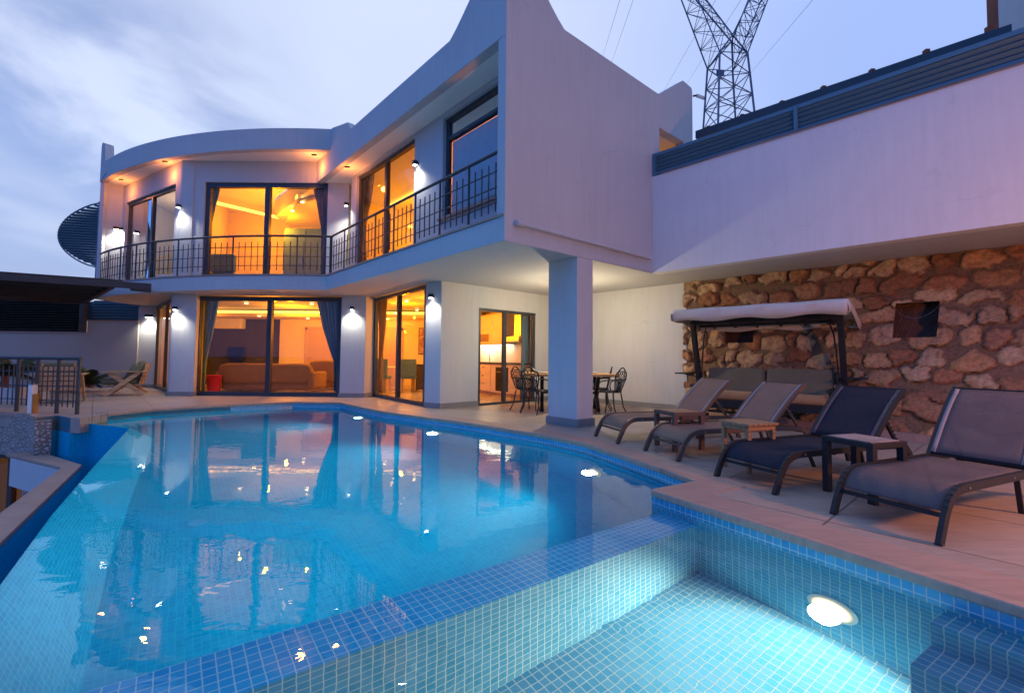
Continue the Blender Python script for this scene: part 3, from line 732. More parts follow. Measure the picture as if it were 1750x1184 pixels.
# upper rooms
U0, U1 = H1 + .004, 5.46
obj('interior_floor', MB().poly([(-11.3, 13.7), (-8.5, 11.95), (-4.3, 11.85), (-3.8, 11.3), (.1, 6.9), (3.2, 9.4), (3.0, 16.8), (-11.6, 16.8)], U0, U0 + .01), M['ifloor'], hs, smooth=0)
def iwall(p, q, z0=U0, z1=5.49, m='cream'): return wall(p, q, z0, z1, (), .1, m, 'interior_wall')
iwall((-8.38, 11.92), (-9.9, 15.9), z1=6.04); iwall((-9.9, 15.9), (-5.6, 15.9), z1=6.04); iwall((-5.6, 15.9), (-4.18, 11.85), z1=6.04)
iwall((-11.9, 16.0), (-9.9, 16.0), z1=6.04)
def wp(s, o): q = NP + wn_ * (.52 + o) - wv * s; return (q.x, q.y)
iwall(wp(7.9, 1.0), wp(7.9, 4.4)); iwall(wp(7.9, 4.3), wp(2.6, 4.3)); iwall(wp(2.7, 4.3), wp(2.7, .25)); iwall(wp(6.5, .3), wp(7.9, 1.0)); iwall(wp(2.5, 2.6), wp(.1, 2.6))
# lit cove ring under the bedroom ceiling
def cove(path, z):
    obj('cove_light', MB().strip(path, [(0, z), (0, z + .09), (.03, z + .09), (.03, z)]), M['led'], hs, smooth=0)
cz = 5.52
cvp = [G(371, 349.5, cz)[:2], G(482, 375.5, cz)[:2], G(507, 338, cz)[:2]]
cove(cvp, cz); cove([G(498, 364, cz)[:2], G(532, 371, cz)[:2]], cz)
obj('dropped_ceiling', MB().poly([G(487, 377, 5.5)[:2], G(508, 340, 5.5)[:2], G(551, 330, 5.5)[:2], G(551, 372, 5.5)[:2]], 5.36, 5.44), M['cream'], hs, smooth=0)
for p in ((516.5, 346.5), (499.5, 361)):
    q = G(*p, 5.34); obj('downlight', MB().disc((q[0], q[1], 5.345), (0, 0, 1), .05, 16), M['downlight'], hs)
obj('dropped_ceiling', MB().poly([wp(7.8, 3.2), wp(2.7, 3.2), wp(2.7, 4.2), wp(7.8, 4.2)], 5.2, 5.3), M['cream'], hs, smooth=0)
cove([wp(7.7, 3.22), wp(2.8, 3.22)], 5.32); cove([wp(7.6, 1.6), wp(5.6, 1.6)], 5.38)
# ------------------------------------------------------------------ sun loungers
def lounger(label, fab, frm, ba):
    t_ = thing('sun_lounger', label, 'sun lounger', (0, 0, 0), 'sun loungers beside the pool')
    W = .536; y0 = W / 2 + .02; HD, HZ, BL = 1.256, .30, .70
    side = [(.0, .0), (.075, .155), (.12, .225), (.19, .272), (.28, .29), (HD, .285), (1.62, .275), (1.74, .25), (1.81, .18), (1.86, 0)]
    sm = [(.0, .0), (.04, .09), (.075, .155), (.095, .19), (.12, .222), (.15, .25), (.19, .272), (.235, .285), (.29, .29), (HD, .287), (1.60, .275), (1.68, .268), (1.745, .245), (1.79, .20), (1.82, .14), (1.86, 0)]
    for s in (1, -1):
        mb = MB()
        for a, b in zip(sm, sm[1:]):
            mb.bar((a[0], s * y0, a[1]), (b[0], s * y0, b[1]), .028, .05)
        r = obj('side_rail', mb, M[frm], t_, smooth=40)
        mb = MB()
        for x in (.34, .95, 1.2): mb.tube([(x, s * (y0 + .013), .288), (x, s * (y0 + .018), .288)], .008, 8)
        obj('bolt', mb, M['steel'], r)
        mb = MB().box((-.016, s * y0 - .02, 0), (.016, s * y0 + .02, .012)).box((1.845, s * y0 - .02, 0), (1.877, s * y0 + .02, .012)); obj('foot_cap', mb, M['black'], r, bevel=.003)
    for x, z in ((.085, .15), (.75, .262), (1.25, .262), (1.70, .24)): obj('cross_bar', MB().bar((x, -y0 + .01, z), (x, y0 - .01, z), .03, .022), M[frm], t_, smooth=40)
    for s in (1, -1): obj('leg', MB().bar((1.12, s * (y0 - .03), .26), (1.24, s * (y0 - .05), .0), .03, .022), M[frm], t_, smooth=40)
    # sagging sling
    def sling(path, sag):
        rows = []
        for i, (x, z) in enumerate(path):
            rows.append([(x, (j / 8 - .5) * W, z - sag * (1 - (j / 4 - 1) ** 2) * math.sin(math.pi * i / (len(path) - 1))) for j in range(9)])
        return MB().grid(rows)
    p1 = [(.085, .175), (.10, .205), (.125, .235), (.155, .262), (.195, .285), (.24, .298), (.30, .305)] + [(.30 + (HD - .34) * k / 8, .305 - .004 * k / 8) for k in range(1, 9)]
    obj('seat_sling', sling(p1, .022), M[fab], t_, smooth=60, solid=.004)
    ca, sa = math.cos(ba), math.sin(ba)
    def bp(s, o=0): # along the backrest, with its slight reclining curl at the top
        k = .10 * (s / BL) ** 3
        return (HD + s * ca - (o - k * .6) * sa, HZ + s * sa + (o - k * .6) * ca)
    p2 = [bp(.03 + (BL - .05) * k / 10, .014) for k in range(11)]
    obj('back_sling', sling(p2, .02), M[fab], t_, smooth=60, solid=.004)
    for s in (1, -1):
        hm = [bp(.03 + (BL - .05) * k / 10, .019) for k in range(11)]
        obj('hem', MB().grid([[(x, s * (W / 2 - .028), z - .003), (x, s * (W / 2 + .002), z)] for x, z in hm]), M['hem'] if fab != 'textilene_blue' else M['textilene_grey'], t_, smooth=60, solid=.003)
    for s in (1, -1):
        mb = MB()
        for k in range(8):
            a, b = bp(BL * k / 8), bp(BL * (k + 1) / 8); mb.bar((a[0], s * (y0 - .006), a[1]), (b[0], s * (y0 - .006), b[1]), .026, .042)
        obj('back_frame', mb, M[frm], t_, smooth=40)
        a = bp(.34, -.01); mb = MB().bar((a[0], s * (y0 - .05), a[1]), (a[0] + .22, s * (y0 - .05), .265), .02, .028)
        for k in range(5): q = (a[0] + .22 * (.35 + .13 * k), a[1] + (.265 - a[1]) * (.35 + .13 * k)); mb.bar((q[0], s * (y0 - .05), q[1]), (q[0] + .02, s * (y0 - .05), q[1] + .03), .014, .012)
        obj('prop', mb, M[frm], t_, smooth=0)
    a = bp(BL - .01); b = bp(.03); obj('head_bar', MB().bar((a[0], -y0, a[1]), (a[0], y0, a[1]), .03, .03), M[frm], t_, smooth=40); obj('cross_bar', MB().bar((b[0], -y0, b[1]), (b[0], y0, b[1]), .022, .022), M[frm], t_, smooth=40)
    return t_
put(lounger('taupe mesh sun lounger farthest from the camera, beside the white pillar', 'textilene', 'brownframe', .831), 1.231, 6.055, 0, .303)
put(lounger('taupe mesh sun lounger between dark metal side table and teak stool table', 'textilene', 'brownframe', .829), 1.631, 5.094, 0, .316)
put(lounger('navy mesh sun lounger with dark frame behind the stone topped table', 'textilene_blue', 'darkframe', .847), 1.957, 3.935, 0, .399)
put(lounger('slate grey mesh sun lounger nearest the camera, cut by the photo edge', 'textilene_grey', 'darkframe', .93), 2.340, 2.964, 0, .439)

# ------------------------------------------------------------------ side tables
def side_table(label, w, d, h, legw, frm, topm, over=0.0):
    t_ = thing('side_table', label, 'side table', (0, 0, 0), 'side tables between the loungers')
    for sx in (1, -1):
        for sy in (1, -1):
            x, y = sx * (w / 2 - legw / 2), sy * (d / 2 - legw / 2)
            obj('leg', MB().box((x - legw / 2, y - legw / 2, 0), (x + legw / 2, y + legw / 2, h - .045)), M[frm], t_, smooth=0, bevel=.004)
    z = h
    obj('apron', MB().box((-w / 2, -d / 2, z - .045), (w / 2, -d / 2 + .03, z - .004)).box((-w / 2, d / 2 - .03, z - .045), (w / 2, d / 2, z - .004))
        .box((-w / 2, -d / 2 + .031, z - .045), (-w / 2 + .03, d / 2 - .031, z - .004)).box((w / 2 - .03, -d / 2 + .031, z - .045), (w / 2, d / 2 - .031, z - .004)), M[frm], t_, smooth=0, bevel=.003)
    if over:
        mb = MB(); n = 6
        for i in range(n):
            a = -w / 2 - over + (w + 2 * over) * i / n; mb.box((a + .003, -d / 2 - over, z - .003), (a + (w + 2 * over) / n - .003, d / 2 + over, z + .022))
        obj('tabletop', mb, M[topm], t_, smooth=0, bevel=.004)
    else:
        obj('tabletop', MB().box((-w / 2 + .033, -d / 2 + .033, z - .02), (w / 2 - .033, d / 2 - .033, z)), M[topm], t_, smooth=0)
    return t_
put(side_table('low metal side table with wooden top between the two taupe loungers', .41, .41, .44, .05, 'brownframe', 'teak'), 2.01, 5.59, 0, .28)
put(side_table('square teak stool table standing beside the navy lounger', .34, .33, .435, .038, 'teak', 'teak', .02), 2.30, 4.53, 0, .35)
put(side_table('dark metal side table with stone top between navy and slate loungers', .37, .40, .45, .05, 'darkframe', 'stonetop'), 2.76, 3.66, 0, .31)

# ------------------------------------------------------------------ garden swing (local x along the bench, y to the back)
sw = thing('garden_swing', 'canopied garden swing with olive cushions against the stone wall', 'garden swing')
WH = 1.09
for s in (-1, 1):
    p = obj('post', MB().bar((s * WH, -.02, 1.72), (s * WH, .42, .05), .075, .10), M['darkframe'], sw, smooth=0, bevel=.006)
    obj('foot', MB().bar((s * WH, -.55, .03), (s * WH, .62, .03), .07, .06), M['darkframe'], sw, smooth=0, bevel=.006)
    obj('tray', MB().bar((s * (WH + .04), .02, .80), (s * (WH + .30), .02, .80), .26, .022).bar((s * WH, .22, .74), (s * (WH + .2), .06, .79), .025, .02), M['darkframe'], sw, smooth=0, bevel=.004)
    mb = MB().tube([(s * (WH - .16), .18, 1.62), (s * (WH - .115), .20, 1.45), (s * (WH - .09), .21, 1.2), (s * (WH - .075), .21, .95), (s * (WH - .07), .2, .55)], .012, 8)
    obj('hanger', mb, M['darkframe'], sw)
    obj('armrest', MB().bar((s * (WH - .10), -.36, .60), (s * (WH - .10), .16, .63), .07, .03).bar((s * (WH - .1), -.3, .36), (s * (WH - .1), -.3, .6), .03, .03), M['darkframe'], sw, smooth=0, bevel=.004)
obj('top_beam', MB().bar((-WH, -.02, 1.72), (WH, -.02, 1.72), .07, .105), M['darkframe'], sw, smooth=0, bevel=.006)
mb = MB().bar((-WH, .30, 1.66), (WH, .30, 1.66), .05, .05)
for k in range(6): x = -WH + .18 + (2 * WH - .36) * k / 5; mb.bar((x, -.48, 1.80), (x, -.05, 1.79), .03, .04).bar((x, -.02, 1.785), (x, .58, 1.64), .03, .04)
obj('canopy_frame', mb, M['darkframe'], sw, smooth=0)
rows = []
prof = [(-.50, 1.70), (-.53, 1.78), (-.54, 1.86), (-.49, 1.905), (-.3, 1.885), (0, 1.85), (.35, 1.76), (.60, 1.70), (.66, 1.665), (.655, 1.61), (.61, 1.575)]
for i, (y, z) in enumerate(prof):
    rows.append([])
    for j in range(41):
        f = j / 40; x = (f - .5) * 2 * (WH + .16)
        edge = max(0, abs(f - .5) * 2 - .96) / .04
        sag = .007 * math.sin(f * math.pi * 6) * (1 if 2 < i < 8 else .5)
        wob = .012 * math.sin(f * 23 + i) if i in (0, 1, 9, 10) else 0
        rows[-1].append((x, y + wob, z - sag * .6 + (.02 * math.sin(f * 17) if i in (0, 10) else 0)))
cn = obj('canopy', MB().grid(rows), M['canopy'], sw, smooth=60, solid=.006)
for s in (-1, 1):
    x = s * (WH + .16); rr = []
    core = prof[2:9]
    rr.append([(x, y, z) for y, z in core]); rr.append([(x + s * .02, y * 1.01, z - .08 - .02 * math.sin(i * 2)) for i, (y, z) in enumerate(core)]); rr.append([(x + s * .008, y, z - .17 - .03 * math.sin(i * 1.7 + s)) for i, (y, z) in enumerate(core)])
    obj('valance', MB().grid(rr), M['canopy'], cn, smooth=60, solid=.006)
for s in (-1, 1):
    obj('back_cushion', MB().box((s * .48 - .465, .14, .52), (s * .48 + .465, .27, .96)), M['olive'], sw, bevel=.05, seg=4).rotation_euler = (R(-10), 0, 0)
    obj('seat_cushion', MB().box((s * .48 - .47, -.42, .40), (s * .48 + .47, .12, .53)), M['sand'], sw, bevel=.05, seg=4)
obj('seat_frame', MB().box((-.98, -.44, .29), (.98, -.40, .40)).box((-.98, .10, .31), (.98, .14, .38)).box((-.98, -.39, .33), (-.94, .09, .38)).box((.94, -.39, .33), (.98, .09, .38)), M['darkframe'], sw, smooth=0, bevel=.004)
mb = MB()
for z in (.12, .2): mb.bar((-WH, .40, z), (WH, .40, z), .04, .04)
obj('base_rail', mb, M['darkframe'], sw, smooth=0)
put(sw, 4.05, 7.55, 0, math.atan2(-.685, .728))

# ------------------------------------------------------------------ terrace dining set
dt = thing('dining_table', 'wooden topped dining table half hidden behind the white pillar', 'table')
obj('tabletop', MB().box((-.93, -.5, .70), (.93, .5, .75)), M['oak'], dt, smooth=0, bevel=.008)
for s in (-1, 1):
    obj('leg', MB().bar((s * .55, -.36, .69), (s * .55, .34, .02), .07, .05).bar((s * .55 + .002, .36, .69), (s * .55 + .002, -.34, .02), .066, .05), M['black'], dt, smooth=0)
obj('stretcher', MB().bar((-.52, 0, .36), (.52, 0, .36), .05, .05), M['black'], dt, smooth=0)
put(dt, 1.17, 9.45, 0, -.06)
pt_ = thing('plate', 'white plate on the terrace dining table left of the pillar', 'plate', (.62, 9.3, .752))
obj('dish', MB().tube([(.62, 9.3, .753), (.62, 9.3, .757), (.62, 9.3, .772), (.62, 9.3, .775)], [.07, .09, .125, .128], 24), M['whiteplastic'], pt_)
pt2 = thing('plate', 'white plate on the terrace dining table right of the pillar', 'plate', (1.62, 9.35, .752))
obj('dish', MB().tube([(1.62, 9.35, .753), (1.62, 9.35, .757), (1.62, 9.35, .772), (1.62, 9.35, .775)], [.07, .09, .125, .128], 24), M['whiteplastic'], pt2)

def iron_chair(label):
    """cast metal garden chair: +x is the way it faces"""
    t_ = thing('garden_chair', label, 'chair', (0, 0, 0), 'black cast metal chairs round the terrace table')
    mb = MB()
    ring = [(.21 * math.cos(a) * (1.0), .215 * math.sin(a), .43) for a in [2 * math.pi * k / 28 for k in range(28)]]
    mb.tube(ring, .014, 8, True)
    for k in range(-4, 5):
        y = k * .045; x = math.sqrt(max(0, .21 ** 2 - (y * .97) ** 2)); mb.bar((-x, y, .432), (x, y, .432), .022, .008)
    obj('seat', mb, M['black'], t_, smooth=50)
    for s in (-1, 1):
        obj('leg', MB().tube([(.15, s * .15, .42), (.175, s * .17, .30), (.165, s * .175, .16), (.20, s * .20, 0)], [.014, .014, .012, .012], 8), M['black'], t_)
        obj('leg', MB().tube([(-.15, s * .15, .42), (-.17, s * .17, .28), (-.19, s * .18, .14), (-.27, s * .2, 0)], [.014, .014, .012, .012], 8), M['black'], t_)
        obj('armrest', MB().tube([(-.235, s * .215, .66), (-.1, s * .235, .655), (.04, s * .235, .63), (.10, s * .225, .59), (.11, s * .215, .52), (.08, s * .20, .43)], .012, 8), M['black'], t_)
    def back(y, z): return (-.17 - .10 * (z - .43) / .45, y, z)
    mb = MB()
    out = [(-.12, .43), (-.165, .55), (-.205, .66), (-.215, .74), (-.19, .79), (-.15, .80), (-.11, .835), (-.06, .87), (0, .885), (.06, .87), (.11, .835), (.15, .80), (.19, .79), (.215, .74), (.205, .66), (.165, .55), (.12, .43)]
    mb.tube([back(y, z) for y, z in out], .013, 8)
    for k in range(-3, 4): mb.tube([back(k * .026, .44), back(k * .034, .55), back(k * .05, .66), back(k * .052, .73)], .007, 6)
    for k in range(-2, 3): mb.tube([back(k * .08 + .036 * math.cos(a), .755 + (.03 if abs(k) < 2 else -.01) + .036 * math.sin(a)) for a in [2 * math.pi * q / 12 for q in range(12)]], .007, 6, True)
    for k in (-1, 1): mb.tube([back(k * .045 + .03 * math.cos(a), .60 + .03 * math.sin(a)) for a in [2 * math.pi * q / 12 for q in range(12)]], .006, 6, True)
    mb.tube([back(-.19, .63), back(0, .65), back(.19, .63)], .008, 6)
    obj('backrest', mb, M['black'], t_)
    return t_
ch = iron_chair('black ornate metal chair left of the pillar with its back to the pool'); put(ch, .50, 8.92, 0, R(48))
for lab, x, y, a in (('black ornate metal chair left of the pillar, half hidden by its twin', .30, 9.35, R(30)),
                     ('black ornate metal chair right of the pillar, nearest the loungers', 1.86, 8.80, R(140)),
                     ('black ornate metal chair right of the pillar, tucked behind its twin', 1.80, 9.60, R(165))):
    c = copy_tree(ch); c['label'] = lab; put(c, x, y, 0, a)

# ------------------------------------------------------------------ left corner: wooden lounge chairs, palms, railing, bollard
def lounge_chair(label):
    t_ = thing('lounge_armchair', label, 'armchair', (0, 0, 0), 'wooden lounge armchairs with olive cushions')
    for s in (-1, 1):
        y = s * .36
        sd = obj('side_frame', MB().bar((-.30, y, .60), (.38, y + s * .001, 0), .035, .10), M['palewood'], t_, smooth=0, bevel=.005)
        obj('brace', MB().bar((-.40, y - s * .04, .02), (.30, y - s * .04, .58), .035, .10), M['palewood'], sd, smooth=0, bevel=.005)
        obj('armrest', MB().box((-.48, y - .05, .60), (.50, y + .05, .625)), M['palewood'], t_, smooth=0, bevel=.006)
    mb = MB()
    for k in range(6): mb.box((-.30 + .12 * k, -.33, .265), (-.21 + .12 * k, .33, .285))
    obj('seat_slats', mb, M['palewood'], t_, smooth=0)
    mb = MB()
    for k in range(5): z = .32 + .105 * k; x = -.32 - .22 * (z - .3); mb.bar((x, -.34, z), (x, .34, z), .022, .085)
    for s in (-1, 1): mb.bar((-.30, s * .25, .26), (-.46, s * .25, .84), .03, .05)
    obj('back_slats', mb, M['palewood'], t_, smooth=0)
    obj('seat_cushion', MB().box((-.26, -.32, .29), (.46, .32, .45)), M['olive2'], t_, bevel=.06, seg=4)
    for k in (0, 1):
        c = obj('back_cushion', MB().box((-.075, -.30, -.22), (.075, .30, .25)), M['olive2'], t_, bevel=.06, seg=4); c.location = (-.26 + .13 * k, .02 * k, .64 - .05 * k); c.rotation_euler = (0, R(-20 - 8 * k), 0)
    return t_
lc = lounge_chair('wooden lounge armchair with crossed legs beside the glass door'); put(lc, -10.05, 12.1, 0, R(212))
c = copy_tree(lc); c['label'] = 'wooden lounge armchair seen from behind through the iron railing'; put(c, -9.85, 10.15, 0, R(128))

railing_path = [(-11.8, 8.62), (-9.2, 8.48), G(60,705)[:2], G(133,708)[:2]]
rr = railing('terrace_railing', railing_path, 0.0, .975, None, (.23, .48, .73), .12, .83, bay=.47, nb=3, pr=.03, hr=.032)
tag(rr, 'dark iron railing at the left edge of the terrace above the trough', 'railing')
bx, by, _ = G(56,706)
bo = thing('bollard_light', 'short pale bollard with amber strip at the foot of the railing', 'bollard', (bx, by, 0))
obj('post', MB().box((bx - .06, by - .05, 0), (bx + .02, by + .05, .50)), M['whiteplastic'], bo, bevel=.01); obj('amber_strip', MB().box((bx + .022, by - .05, .0), (bx + .045, by + .05, .34)), M['amber'], bo, bevel=.004)
obj('cap', MB().box((bx - .062, by - .052, .502), (bx + .022, by + .052, .515)), M['steel'], bo)

def palm(label, x, y, z, n, ln, trunk):
    t_ = thing('palm', label, 'plant', (x, y, z), 'small palms along the left wall')
    if trunk: obj('trunk', MB().tube([(x, y, z), (x + .03, y, z + trunk * .5), (x, y, z + trunk)], [.08, .065, .05], 10), M['rust'], t_)
    mb = MB()
    for i in range(n):
        a = 2 * math.pi * i / n + rng.uniform(-.2, .2); el = rng.uniform(.25, 1.2); l = ln * rng.uniform(.75, 1.1); prev = Vector((x, y, z + trunk)); d = Vector((math.cos(a) * math.cos(el), math.sin(a) * math.cos(el), math.sin(el)))
        side = Vector((-math.sin(a), math.cos(a), 0)); spine = [prev]
        for k in range(9):
            d = (d + Vector((0, 0, -.13))).normalized(); spine.append(spine[-1] + d * l / 9)
        mb.tube(spine, [.009 - .0008 * k for k in range(len(spine))], 5)
        for k in range(1, 10):
            for s in (-1, 1):
                for h in (0, .5):
                    p = spine[k - 1].lerp(spine[k], h + .2); ll = l * .36 * math.sin(math.pi * (k + h) / 11) + .03
                    q = p + side * s * ll * .8 + d * ll * .55 + Vector((0, 0, -.25 * ll)); w = Vector((0, 0, .012)) + d * .012
                    mb.face([p - w, p + w, p.lerp(q, .6) + w * .7, q, p.lerp(q, .6) - w * .7])
    obj('crown', mb, M['leaf'], t_, smooth=0)
palm('feathery palm in the white planter at the left photo edge', -11.6, 10.6, .30, 16, .85, .28)
palm('spiky low palm on the floor behind the wooden armchair', -12.0, 13.2, .12, 18, .62, .12)
palm('small palm against the wall behind the railing', -12.9, 13.4, .1, 14, .5, .1)
pb = thing('planter', 'long low white planter box by the left wall', 'planter', (-12.1, 10.5, 0))
obj('box', MB().box((-13.4, 10.2, 0), (-10.9, 10.26, .30)).box((-13.4, 10.9, 0), (-10.9, 10.96, .30)).box((-10.96, 10.26, 0), (-10.9, 10.9, .30)).box((-13.4, 10.26, 0), (-13.34, 10.9, .30)), M['white'], pb, smooth=0)
obj('soil', MB().box((-13.33, 10.27, .02), (-10.97, 10.89, .26)), M['dirt'], pb, smooth=0)

# boundary wall and louvre screen at the left
lw = thing('boundary_wall', 'grey rendered boundary wall stepping up beside the house at left', 'wall', (-14, 14.8, 0))
zl = GY(75, 568.5, 14.75)[2]; zh = GY(200, 549, 14.75)[2]; xs = GY(149, 560, 14.75)[0]
obj('render', MB().panel((-24, 14.75), (1, 0), [(0, 0), (12.05, 0), (12.05, zh), (24 + xs, zh), (24 + xs, zl), (0, zl)], .2), M['grey_wall'], lw, smooth=0)
obj('coping', MB().box((-24, 14.72, zl), (xs - .0, 15.0, zl + .035)).box((xs, 14.72, zh), (-11.95, 15.0, zh + .035)), M['travertine'], lw, smooth=0)
ls = thing('louvre_screen', 'dark horizontal louvre screen on the left boundary wall', 'screen', (-14, 14.85, zl))
def slats(x0, x1, z0, z1, n, y):
    mb = MB()
    for k in range(n):
        z = z0 + (z1 - z0) * (k + .5) / n; h = (z1 - z0) / n
        mb.bar((x0, y - .02, z), (x1, y - .02, z), .09, .02, (0, .75, .66))
    return mb
zt_ = GY(75, 510, 14.85)[2]; zt2 = GY(200, 515.5, 14.85)[2]
obj('slat_panel', slats(-24, xs - .25, zl + .06, zt_, 13, 14.86), M['black'], ls, smooth=0)
obj('slat_panel', slats(xs + .08, -11.98, zh + .06, zt2 - .03, 6, 14.86), M['slat'], ls, smooth=0)
obj('backing_sheet', MB().box((-24, 14.93, zl + .04), (xs - .2, 14.95, zt_)).box((xs - .2, 14.93, zh + .04), (-11.98, 14.95, zt2)), M['black'], ls, smooth=0)
obj('screen_frame', MB().box((xs + .03, 14.83, zh + .04), (xs + .09, 14.92, zt2)).box((xs + .1, 14.83, zt2 - .03), (-12.03, 14.92, zt2 + .03)).box((-12.03, 14.82, 0), (-11.96, 14.92, zt2 + .04)), M['frame'], ls, smooth=0)

# pergola
pg = thing('pergola', 'dark brown flat pergola roof over the left corner of the terrace', 'pergola', (-12, 12, 0))
fb0, fb1 = Vector(G(0, 473, 2.74)), Vector(G(258, 490, 2.70)); fdir = (fb1 - fb0).normalized(); sb1 = Vector(G(144, 515, 2.68)); sb0 = Vector(G(190, 487, 2.72))
fbL = fb0 - fdir * 7
obj('front_beam', MB().bar(fbL, fb1, .07, .15), M['brown'], pg, smooth=0, bevel=.006)
obj('side_beam', MB().bar(sb0 + Vector((0, .05, 0)), sb1, .09, .14), M['brown'], pg, smooth=0, bevel=.006)
pd_ = sb1 - sb0
mb = MB()
for k in range(1, 6): o = pd_ * (k / 6); mb.bar(fbL + o + Vector((0, 0, .0)), sb0 - fdir * .06 + o, .05, .09)
obj('rafter', mb, M['brown'], pg, smooth=0)
obj('back_beam', MB().bar(fbL + pd_, sb1, .08, .16), M['brown'], pg, smooth=0)
up_ = Vector((0, 0, .09))
rf = [fbL + up_ - fdir * .1, fb1 + up_ - fdir * .55, sb1 + up_ - fdir * .15, fbL + pd_ * .86 + up_]
obj('roof_sheet', MB().face(rf).face([p + Vector((0, 0, .03)) for p in reversed(rf)]).face([rf[0], rf[1], rf[1] + Vector((0, 0, .03)), rf[0] + Vector((0, 0, .03))]), M['brown'], pg, smooth=0)
obj('post', MB().box((sb1.x - .02, 14.60, 0), (sb1.x + .16, 14.72, 2.6)) if False else MB().box((xs - .16, 14.62, zl + .036), (xs - .0, 14.74, 2.66)), M['brown'], pg, smooth=0)
obj('bracket', MB().box((-9.95, 12.05, 2.62), (-9.3, 12.15, 2.72)) if False else MB().bar(sb0 + fdir * .15 + Vector((0, .35, -.03)), sb0 + fdir * .55 + Vector((0, .35, -.05)), .08, .09), M['brown'], pg, smooth=0)

# half round louvred screen fixed past the left fin wall
fs = thing('round_louvre_screen', 'dark half round louvred metal screen beside the left end of the house', 'screen', (-12.5, 13.4, 3.4))
ax0, ay, zc_, hh = LX - .09, 13.36, (GY(162, 349, 13.4)[2] + GY(158, 459, 13.4)[2]) / 2, (GY(162, 349, 13.4)[2] - GY(158, 459, 13.4)[2]) / 2
wdt = ax0 - GY(102, 400, 13.4)[0]
mb = MB(); n = 24
for k in range(n):
    f = -1 + 2 * (k + .5) / n; l = wdt * math.sqrt(max(0, 1 - f * f)) ** 1.45; z = zc_ + hh * f - .05 * f
    mb.bar((ax0 - l, ay + .0, z + .05 * 1), (ax0, ay, z), .085, .014, (0, .6, .8))
obj('slat_panel', mb, M['slat'], fs, smooth=0)
obj('rim', MB().tube([(ax0 - wdt * math.sqrt(max(0, 1 - f * f)) ** 1.45, ay, zc_ + hh * f + .03) for f in [-1 + 2 * k / 30 for k in range(31)]], .022, 8), M['slat'], fs)
obj('upright', MB().box((ax0 - .02, ay - .05, zc_ - hh - .4), (ax0 + .06, ay + .05, zc_ + hh + .05)), M['slat'], fs, smooth=0)

# ------------------------------------------------------------------ right side: stone wall, white wall, louvre fence
B0 = Vector((3.543, 9.51, 0)); T0 = Vector((3.548, 9.466, H0 - .004)); T1 = Vector((6.868, 6.144, H0 - .004))
P2 = Vector(G(1578, 755)); bd = (P2 - B0).normalized(); td = (T1 - T0).normalized()
WLEN = 7.0; NS, NT = 330, 128
nr = np.random.RandomState(5)
def vnoise(x, y, seed, sc):
    r = np.random.RandomState(seed); g = r.rand(64, 64); x = x * sc % 63; y = y * sc % 63
    xi, yi = x.astype(int), y.astype(int); fx, fy = x - xi, y - yi; fx = fx * fx * (3 - 2 * fx); fy = fy * fy * (3 - 2 * fy)
    return (g[xi, yi] * (1 - fx) + g[xi + 1, yi] * fx) * (1 - fy) + (g[xi, yi + 1] * (1 - fx) + g[xi + 1, yi + 1] * fx) * fy
seeds = []; z = .0; row = 0
while z < 2.9:
    rh = nr.uniform(.17, .29); x = -.3 + nr.uniform(0, .3)
    while x < WLEN + .4:
        wx = nr.uniform(.20, .50) * (1 if nr.rand() > .25 else .55); hk = nr.uniform(.75, 1.0)
        seeds.append((x + wx / 2, z + rh / 2 + nr.uniform(-.06, .06), wx / 2 * 1.04, rh / 2 * hk * 1.06, nr.uniform(-.35, .35), nr.rand())); x += wx + nr.uniform(.02, .09)
    z += rh + .035; row += 1
seeds = np.array(seeds)
ss, zz = np.meshgrid(np.linspace(0, WLEN, NS), np.linspace(0, H0, NT), indexing='ij')
wx_ = ss + (vnoise(ss, zz, 1, 7) - .5) * .13 + (vnoise(ss, zz, 2, 19) - .5) * .05; wz_ = zz + (vnoise(ss, zz, 3, 7) - .5) * .11 + (vnoise(ss, zz, 4, 19) - .5) * .05
best = np.full(ss.shape, 9.0); bid = np.zeros(ss.shape, int)
for i, (cx_, cz_, a_, b_, ro, _) in enumerate(seeds):
    m_ = np.abs(ss - cx_) < .6
    dx_, dz_ = wx_ - cx_, wz_ - cz_; c_, s_ = math.cos(ro), math.sin(ro)
    u_, v_ = (dx_ * c_ + dz_ * s_) / a_, (-dx_ * s_ + dz_ * c_) / b_
    d_ = (np.abs(u_) ** 2.6 + np.abs(v_) ** 2.6) ** (1 / 2.6); k_ = (d_ < best) & m_; best[k_] = d_[k_]; bid[k_] = i
t_ = np.clip((1.06 - best) / .24, 0, 1); hgt = np.sqrt(t_) * .10 * (.45 + .6 * seeds[bid, 5])
hgt += t_ * ((vnoise(ss, zz, 6, 16) - .5) * .04 + (vnoise(ss, zz, 8, 34) - .5) * .02) + (vnoise(ss, zz, 7, 12) - .5) * .02
niches = []
